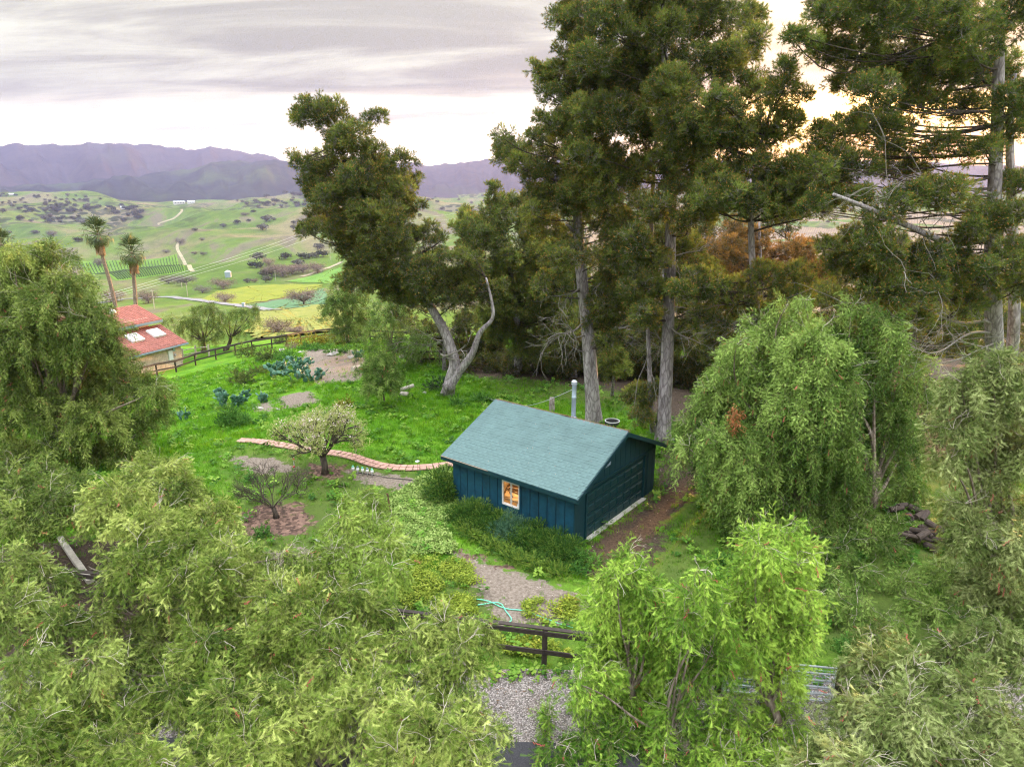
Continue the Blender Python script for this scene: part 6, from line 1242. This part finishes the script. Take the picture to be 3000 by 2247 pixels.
NAMED = [(*Z1(505, 905), 13, OAK, 'round dark oak alone on the slope left of the palms'), (*Z1(1165, 915), 10, BAREG, 'leafless tree standing beside the dirt track above the vineyard'), (*Z1(1075, 975), 7, BAREG, 'tiny leafless tree above the vineyard corner'),
 (*Z1(1090, 1175), 16, BAREG, 'grey leafless tree at the lower right corner of the vineyard'), (*Z1(1205, 1180), 21, BAREG, 'broad grey leafless tree where the track meets the road'), (*Z1(1310, 1235), 17, BAREG, 'leafless tree right of the valley utility pole'), (*Z1(1445, 1205), 22, BARE, 'wide leafless tree below the water tank'), (*Z1(1460, 1295), 20, BARE, 'pinkish leafless tree on the roadside by the yellow field'),
 (*Z1(1965, 1310), 31, BARE, 'large pinkish domed leafless tree on the teal field'), (*Z1(960, 1300), 26, BARE, 'brownish leafless tree beside the near utility pole'), (*Z1(740, 1290), 26, BARE, 'leafless tree between the two palm trunks'), (*Z1(1800, 1500), 30, BARE, 'pale leafless tree on the slope just beyond the lawn fence'), (*Z1(1920, 1500), 22, BARE, 'smaller pale leafless tree right of the one beyond the lawn fence'),
 (*Z1(1660, 1020), 17, OAKG, 'grey green oak at the left end of the valley thicket'), (*Z1(1535, 788), 9, OAK, 'dark oak on the bright green knoll'), (*Z1(1610, 772), 6, OAK, 'small dark oak right of the one on the green knoll'), (*Z1(1640, 715), 6, OAK, 'small dark oak above the green knoll'), (*Z1(1445, 808), 8, OAKG, 'low grey oak left of the green knoll'), (*Z1(1262, 833), 7, OAKG, 'grey oak on the slope left of the green knoll'), (*Z1(1305, 895), 7, BAREG, 'leafless tree in the middle of the green slope'),
 (*Z1(1725, 775), 15, OAKG, 'broad grey oak right of the green knoll'), (*Z1(1590, 735), 10, BAREG, 'grey leafless tree behind the green knoll'), (*Z1(1700, 830), 14, OAKG, 'grey oak below the broad one right of the knoll'), (*Z1(2055, 950), 13, OAKG, 'grey oak high at the right beside the leaning pine'), (*Z1(1320, 990), 8, BAREG, 'low leafless tree on the slope above the water tank'), (*Z1(1260, 985), 7, BARE, 'small brownish tree left of the low one above the water tank'),
 (*Z1(220, 850), 9, OAKG, 'grey oak below the left oak band'), (*Z1(345, 870), 14, BAREG, 'grey leafless tree above the huge left pepper tree'), (*Z1(55, 850), 6, OAK, 'dark bush at the far left edge of the slope'), (*Z1(800, 770), 7, OAK, 'dark oak just right of the taller palm crown'), (*Z1(640, 1060), 14, BAREG, 'leafless tree inside the left edge of the vineyard')]
for px, py, r_, ms, lab in NAMED: vtree(px, py, r_, ms, lab, None, 'oak_tree' if ms in (OAK, OAKG) else 'leafless_tree', .85)
for (a, b, r_, ms) in ((1660, 1075, 16, OAK), (1700, 1130, 14, OAKG), (1760, 1130, 22, BARE), (1830, 1125, 24, BARE), (1890, 1115, 25, BARE), (1960, 1105, 22, BARE), (2055, 1105, 22, BARE), (1850, 1020, 16, OAK), (1975, 1015, 15, OAK), (2020, 1010, 12, OAKG), (2090, 1000, 14, OAK), (1740, 1060, 16, BARE), (1930, 1060, 14, OAKG), (1720, 1165, 12, OAKG), (1600, 1170, 10, OAKG), (1650, 1170, 9, BARE)):
    vtree(*Z1(a, b), r_, ms, 'tree of the dense thicket along the dirt road in the valley', 'trees of the valley thicket', 'thicket_tree', .95)
rgt = random.Random(12)
def band(poly, n, rlo, rhi, label, group, mats_):
    xs_ = [p[0] for p in poly]; ys_ = [p[1] for p in poly]; c = 0
    while c < n:
        x, y = rgt.uniform(min(xs_), max(xs_)), rgt.uniform(min(ys_), max(ys_)); ins = False
        for i in range(len(poly)):
            (x1, y1), (x2, y2) = poly[i], poly[(i+1) % len(poly)]
            if (y1 > y) != (y2 > y) and x < (x2-x1)*(y-y1)/(y2-y1+1e-12)+x1: ins = not ins
        if not ins: continue
        vtree(x, y, rgt.uniform(rlo, rhi), rgt.choice(mats_), label, group); c += 1
band([(0, 452), (60, 440), (180, 442), (300, 448), (312, 462), (260, 464), (150, 458), (0, 466)], 52, 4, 8, 'dark oak in the wooded band left of the white ranch', 'oaks of the left wooded band', [OAK, OAK, OAKG])
band([(270, 452), (310, 450), (308, 474), (278, 472)], 14, 5, 8, 'dark oak in the compact grove below the white ranch drive', 'oaks of the compact grove', [OAK])
band([(285, 414), (380, 405), (540, 406), (680, 420), (700, 432), (560, 430), (470, 424), (300, 424)], 76, 4, 8, 'dark oak on the wooded crest behind the white ranch', 'oaks of the far crest', [OAK, OAK, OAKG])
band([(0, 420), (170, 424), (240, 436), (0, 442)], 40, 2.5, 5, 'dark oak in the far left valley bottom', 'oaks of the far left valley', [OAK, OAKG])
band([(500, 434), (640, 432), (690, 450), (560, 452)], 22, 4, 7, 'dark oak scattered right of the white ranch', 'oaks right of the ranch', [OAK, OAKG])
band([(0, 470), (170, 466), (190, 486), (80, 482), (0, 480)], 16, 5, 8, 'dark oak on the tan slope at the left', 'oaks of the tan slope', [OAK, OAKG])
band([(570, 468), (700, 470), (760, 500), (640, 500)], 14, 5, 10, 'grey oak on the slope left of the leaning pine', 'grey oaks by the leaning pine', [OAKG, BAREG])
band([(880, 430), (1120, 420), (1130, 470), (900, 470)], 34, 3, 6, 'dark oak on the hill seen between the leaning and dense pines', 'oaks between the pines', [OAK, OAKG])
band([(1150, 430), (2200, 425), (2200, 520), (1200, 520)], 30, 4, 8, 'oak in the valley seen through the tall pines', 'oaks behind the tall pines', [OAK, OAKG, BAREG])

# sheets laid on the valley floor
def vheight(x, y):                    # height of the valley sheet itself
    r = np.hypot(x, y); a = np.arctan2(x, y); i = np.clip(np.searchsorted(rs, r)-1, 0, len(rs)-2); j = np.clip(np.searchsorted(azs, a)-1, 0, len(azs)-2)
    u_ = (r-rs[i])/(rs[i+1]-rs[i]); w = (a-azs[j])/(azs[j+1]-azs[j]); return VZ[i, j]*(1-u_)*(1-w)+VZ[i+1, j]*u_*(1-w)+VZ[i, j+1]*(1-u_)*w+VZ[i+1, j+1]*u_*w
def sheet(name, poly_px, m, lift=.35, n=26):
    """a field: its outline walks the photographed boundary, filled by rings toward the centre"""
    W = np.array([at_ground(*p)[:2] for p in poly_px]); B = []
    for i in range(len(W)):
        for t in np.linspace(0, 1, n, endpoint=False): B.append(W[i]*(1-t)+W[(i+1) % len(W)]*t)
    B = np.array(B)+RNG.normal(size=(len(B), 2))*.4; c = W.mean(0); K = 18; V = []; F = []; nb = len(B)
    for k in range(K): q = c+(B-c)*(1-k/K); V += [np.r_[p, vheight(*p)+lift] for p in q]
    V.append(np.r_[c, vheight(*c)+lift])
    for k in range(K-1): F += [(k*nb+i, k*nb+(i+1) % nb, (k+1)*nb+(i+1) % nb, (k+1)*nb+i) for i in range(nb)]
    F += [((K-1)*nb+i, (K-1)*nb+(i+1) % nb, K*nb) for i in range(nb)]
    mb = MB(); mb.add(V, F); o = mb.build(name, m, None, True, kind='structure'); return o
def field_mat(name, a, bcol, ang, per, w=.5):
    m, t, b = mat(name); b.inputs['Roughness'].default_value = 1; b.inputs['Specular IOR Level'].default_value = 0; tcx = N(t, 'ShaderNodeTexCoord'); mp_ = N(t, 'ShaderNodeMapping'); LK(t, tcx.outputs['Object'], mp_.inputs[0]); mp_.inputs['Rotation'].default_value = (0, 0, ang)
    wv = N(t, 'ShaderNodeTexWave'); wv.inputs['Scale'].default_value = 1/per*.314*1.0; wv.inputs['Distortion'].default_value = 1.2; wv.inputs['Detail'].default_value = 2; LK(t, mp_.outputs[0], wv.inputs['Vector'])
    n = NOISE(t, tcx.outputs['Object'], .06, 5, .7); f = MATH(t, 'ADD', MATH(t, 'MULTIPLY', wv.outputs['Fac'], w), MATH(t, 'MULTIPLY', SSTEP(t, n, .3, .7), 1-w)); LK(t, MIX(t, f, a, bcol), b.inputs['Base Color']); return m
sheet('yellow_field', [Z1(*p) for p in ((1290, 1275), (1400, 1225), (1640, 1185), (1880, 1175), (2090, 1182), (2080, 1200), (1900, 1258), (1700, 1290), (1500, 1318), (1350, 1290))], field_mat('mustard', (.13, .18, .03), (.24, .25, .05), .4, 3))
sheet('teal_field', [Z1(*p) for p in ((1560, 1325), (1700, 1298), (1900, 1266), (2090, 1206), (2120, 1250), (2100, 1312), (1900, 1335), (1700, 1345))], field_mat('teal_crop', (.085, .165, .085), (.12, .21, .115), 1.1, 3), .38)
sheet('green_field', [Z1(*p) for p in ((1830, 1165), (2000, 1130), (2200, 1070), (2230, 1120), (2210, 1180), (2060, 1172), (1900, 1168))], field_mat('crop_rows', (.10, .20, .04), (.15, .27, .06), .9, 4), .42)
sheet('lower_slope', [(560, 672), (640, 660), (735, 655), (745, 690), (738, 715), (640, 728), (560, 735), (530, 720)], field_mat('mown_rows', (.16, .185, .05), (.24, .25, .085), 1.35, 5, .65), .3)
def track(name, pts, w, m, lift=.45):
    P = smooth([np.r_[at_ground(*p)[:2], 0] for p in pts], 10); T = np.gradient(P, axis=0); T /= np.linalg.norm(T, axis=1)[:, None]; Nn = np.stack([-T[:, 1], T[:, 0]], 1); V = []
    for p, n_2 in zip(P, Nn): V += [np.r_[p[:2]+n_2*w/2*s, vheight(*(p[:2]+n_2*w/2*s))+lift] for s in (-1, 0, 1)]
    F = [(3*i+k, 3*i+k+1, 3*i+k+4, 3*i+k+3) for i in range(len(P)-1) for k in (0, 1)]; mb = MB(); mb.add(V, F); return mb.build(name, m, kind='structure')
VR = simple('valley_asphalt', (.20, .20, .21), .9, var=.1, scale=.05); DT = simple('pale_dirt', (.30, .26, .17), .95, var=.15, scale=.08)
sheet('ploughed_field', [(1160, 462), (1700, 455), (2400, 460), (2700, 640), (2500, 790), (1750, 740), (1450, 700), (1180, 560)], field_mat('ploughed', (.17, .125, .095), (.30, .23, .15), .5, 5, .4), .4)
track('valley_road', [Z1(*p) for p in ((420, 1330), (690, 1292), (850, 1268), (1080, 1258), (1300, 1280), (1500, 1312), (1640, 1325), (1800, 1345))], 6.5, VR)
track('dirt_road', [Z1(*p) for p in ((1175, 690), (1178, 705), (1150, 735), (1120, 757), (1060, 775), (1025, 785), (1030, 795))], 6, DT)
track('dirt_road', [Z1(*p) for p in ((1165, 895), (1145, 930), (1150, 960), (1175, 1000), (1200, 1045), (1230, 1080), (1250, 1100))], 4.5, DT); track('dirt_road', [Z1(*p) for p in ((2210, 1035), (2150, 1065), (2060, 1098), (1950, 1130))], 5, DT)
# vineyard: every row a hedge of vines on posts
vc = [np.array(at_ground(*Z1(*p))[:2]) for p in ((520, 1035), (1140, 988), (1195, 1092), (760, 1152))]
vm_ = simple('vine_row_leaf', (.055, .095, .022), .9, var=.35, scale=.8); rg = np.random.default_rng(5); NR = 30
sheet('vineyard_ground', [Z1(*p) for p in ((515, 1032), (1145, 984), (1200, 1095), (755, 1157))], field_mat('vineyard_grass', (.10, .19, .03), (.15, .25, .04), 0, 8, .2), .3)
for k in range(NR):
    t = (k+.5)/NR; a = vc[0]*(1-t)+vc[1]*t; b = vc[3]*(1-t)+vc[2]*t; b = vc[3]+(vc[2]-vc[3])*t; a = a+(b-a)*rg.uniform(0, .02); nn = int(np.linalg.norm(b-a)/1.4); mb = MB()
    if nn < 4: continue
    for i in range(nn):
        p = a+(b-a)*(i+.5)/nn; zz = vheight(*p)+.35; d = unit(np.r_[b-a, 0]); s = np.array([-d[1], d[0], 0])*rg.uniform(.28, .5); h = rg.uniform(.9, 1.5); q = np.r_[p, zz]
        mb.add([q-d*.8-s, q+d*.8-s, q+d*.8+s, q-d*.8+s, q-d*.6-s*.6+[0, 0, h], q+d*.6-s*.6+[0, 0, h*.9], q+d*.6+s*.6+[0, 0, h], q-d*.6+s*.6+[0, 0, h*.85]], [(0, 1, 5, 4), (1, 2, 6, 5), (2, 3, 7, 6), (3, 0, 4, 7), (4, 5, 6, 7)])
    tag(mb.build('vine_row', vm_), 'dark row of vines in the vineyard beyond the two palms', 'vine row', 'rows of the small vineyard')
# water tank
p = at_ground(*Z1(1478, 1132)); wt = empty('water_tank', tuple(p), label='round grey water tank on the green slope left of the thicket', cat='water tank'); rr = 6.2*np.linalg.norm(p-[0, 0, CAMZ])/FPX
mb = MB(); mb.lathe([(rr, -1), (rr, rr*1.7), ], 20); mb.build('tank_body', M['galv'], wt, True); mb = MB(); mb.lathe([(rr*1.03, rr*1.7), (rr*.2, rr*2.15), (0, rr*2.2)], 20); mb.build('tank_roof', M['steel'], wt, True)
# utility poles and wires
def pole(px, py, top_py, label, arm=True):
    p = at_ground(px, py); h = next((h for h in np.arange(3, 30, .2) if CY-FPX*((p+[0, 0, h]-np.array([0, 0, CAMZ]))@_up)/((p+[0, 0, h]-np.array([0, 0, CAMZ]))@_fw) < top_py), 12); t = empty('utility_pole', tuple(p), .5, label=label, cat='utility pole')
    mb = MB(); mb.tube([(0, 0, -.5), (0, 0, h)], [.24, .17], 7); mb.build('shaft', M['oldwood'], t)
    if arm: mb = MB(); mb.box((0, 0, h-.7), (2.6, .16, .18)); mb.build('crossarm', M['oldwood'], t)
    return p+np.array([0, 0, h])
t1 = pole(*Z1(1000, 1335), Z1(0, 1215)[1], 'nearest utility pole in the valley, beside the leafless tree left of the road'); t2 = pole(*Z1(1215, 1258), Z1(0, 1168)[1], 'utility pole on the valley road below the vineyard'); t3 = pole(*Z1(1784, 1152), Z1(0, 1088)[1], 'utility pole in front of the thicket'); t4 = pole(*Z1(2138, 1020), Z1(0, 984)[1], 'utility pole at the right end of the thicket'); pole(*Z1(1178, 1200), Z1(0, 1165)[1], 'short utility pole left of the one below the vineyard', False)
for k, (a, b) in enumerate((((660, 1252), (2030, 815)), ((665, 1268), (2040, 832)), ((670, 1280), (2060, 858)))):
    A = at_y(*Z1(*a), 170); q = Z1(*b); B = at_y(*q, 560); C_ = at_y(1120+40*k, 440+9*k, 1500); mb = MB()
    for u_, v_, sg in ((A, B, 6), (B, C_, 14)):
        P = [u_*(1-t)+v_*t-np.array([0, 0, sg*.25*math.sin(math.pi*t)]) for t in np.linspace(0, 1, 20)]; mb.tube(P, [(.022+.024*np.linalg.norm(p)/500) for p in P], 4)
    tag(mb.build('power_line', M['galv']), ('upper', 'middle', 'lower')[k]+' pale power line crossing the valley', 'power line')
mb = MB(); A = at_ground(735, 640); A[2] += 9; B = at_y(548, 680, 90); B[2] = gz(B[0], B[1])+6
mb.tube([at_y(735, 633, 75)*(1-t)+at_y(555, 672, 95)*t-np.array([0, 0, .6*math.sin(math.pi*t)]) for t in np.linspace(0, 1, 14)], .03, 4); tag(mb.build('power_line', M['black']), 'dark thin wire from the spreading trees toward the leaning pine', 'power line')
# far buildings
def barn(px, py, w, h, label, col='white', az=0.):
    p = at_ground(px, py); sl = (p-[0, 0, CAMZ])@_fw; W_ = w*sl/FPX; Hh = h*sl/FPX; t = empty('farm_building', tuple(p), -math.atan2(p[0], p[1])+az, label=label, cat='building'); dpt = W_*.45
    MB().box((0, 0, Hh*.25), (W_, dpt, Hh*1.1)).build('wall', M[col], t)
    mb = MB(); z0, z1 = Hh*.78, Hh*1.25; mb.add([(-W_*.52, -dpt*.6, z0), (W_*.52, -dpt*.6, z0), (W_*.52, 0, z1), (-W_*.52, 0, z1), (W_*.52, dpt*.6, z0), (-W_*.52, dpt*.6, z0)], [(0, 1, 2, 3), (3, 2, 4, 5), (0, 3, 5), (1, 4, 2)]); mb.build('roof', M['steel'] if col == 'white' else M['tile'], t)
    for k in range(4): MB().box((-W_*.36+k*W_*.24, -dpt*.5-.05, Hh*.45), (W_*.1, .1, Hh*.3)).build('window', M['black'], t)
barn(387, 441, 22, 5, 'long white ranch barn at the top of the dirt drive', az=.2); barn(413, 440, 14, 5, 'second white ranch barn just right of the long one', az=.2); barn(441, 426, 12, 4.5, 'white house among oaks above the ranch barns'); barn(421, 403, 10, 3.5, 'small pale house on the far wooded crest'); barn(309, 412, 14, 3.5, 'white house at the left end of the far crest'); barn(25, 422, 9, 3, 'small white house in the far left valley'); barn(268, 452, 12, 5, 'pale house half hidden in the left wooded band'); barn(1020, 470, 8, 3, 'small pale building in the valley between the pines')
p = at_ground(*Z1(1578, 1325)); MB_ = MB().box((0, 0, 1.2), (1.6, 1.6, 2.6)).box((0, 0, 2.6), (1.9, 1.9, .2)); o = MB_.build('roadside_box', M['galv']); o.location = p; tag(o, 'small grey utility box on the road edge by the teal field', 'utility box')
print('instances', NINST)
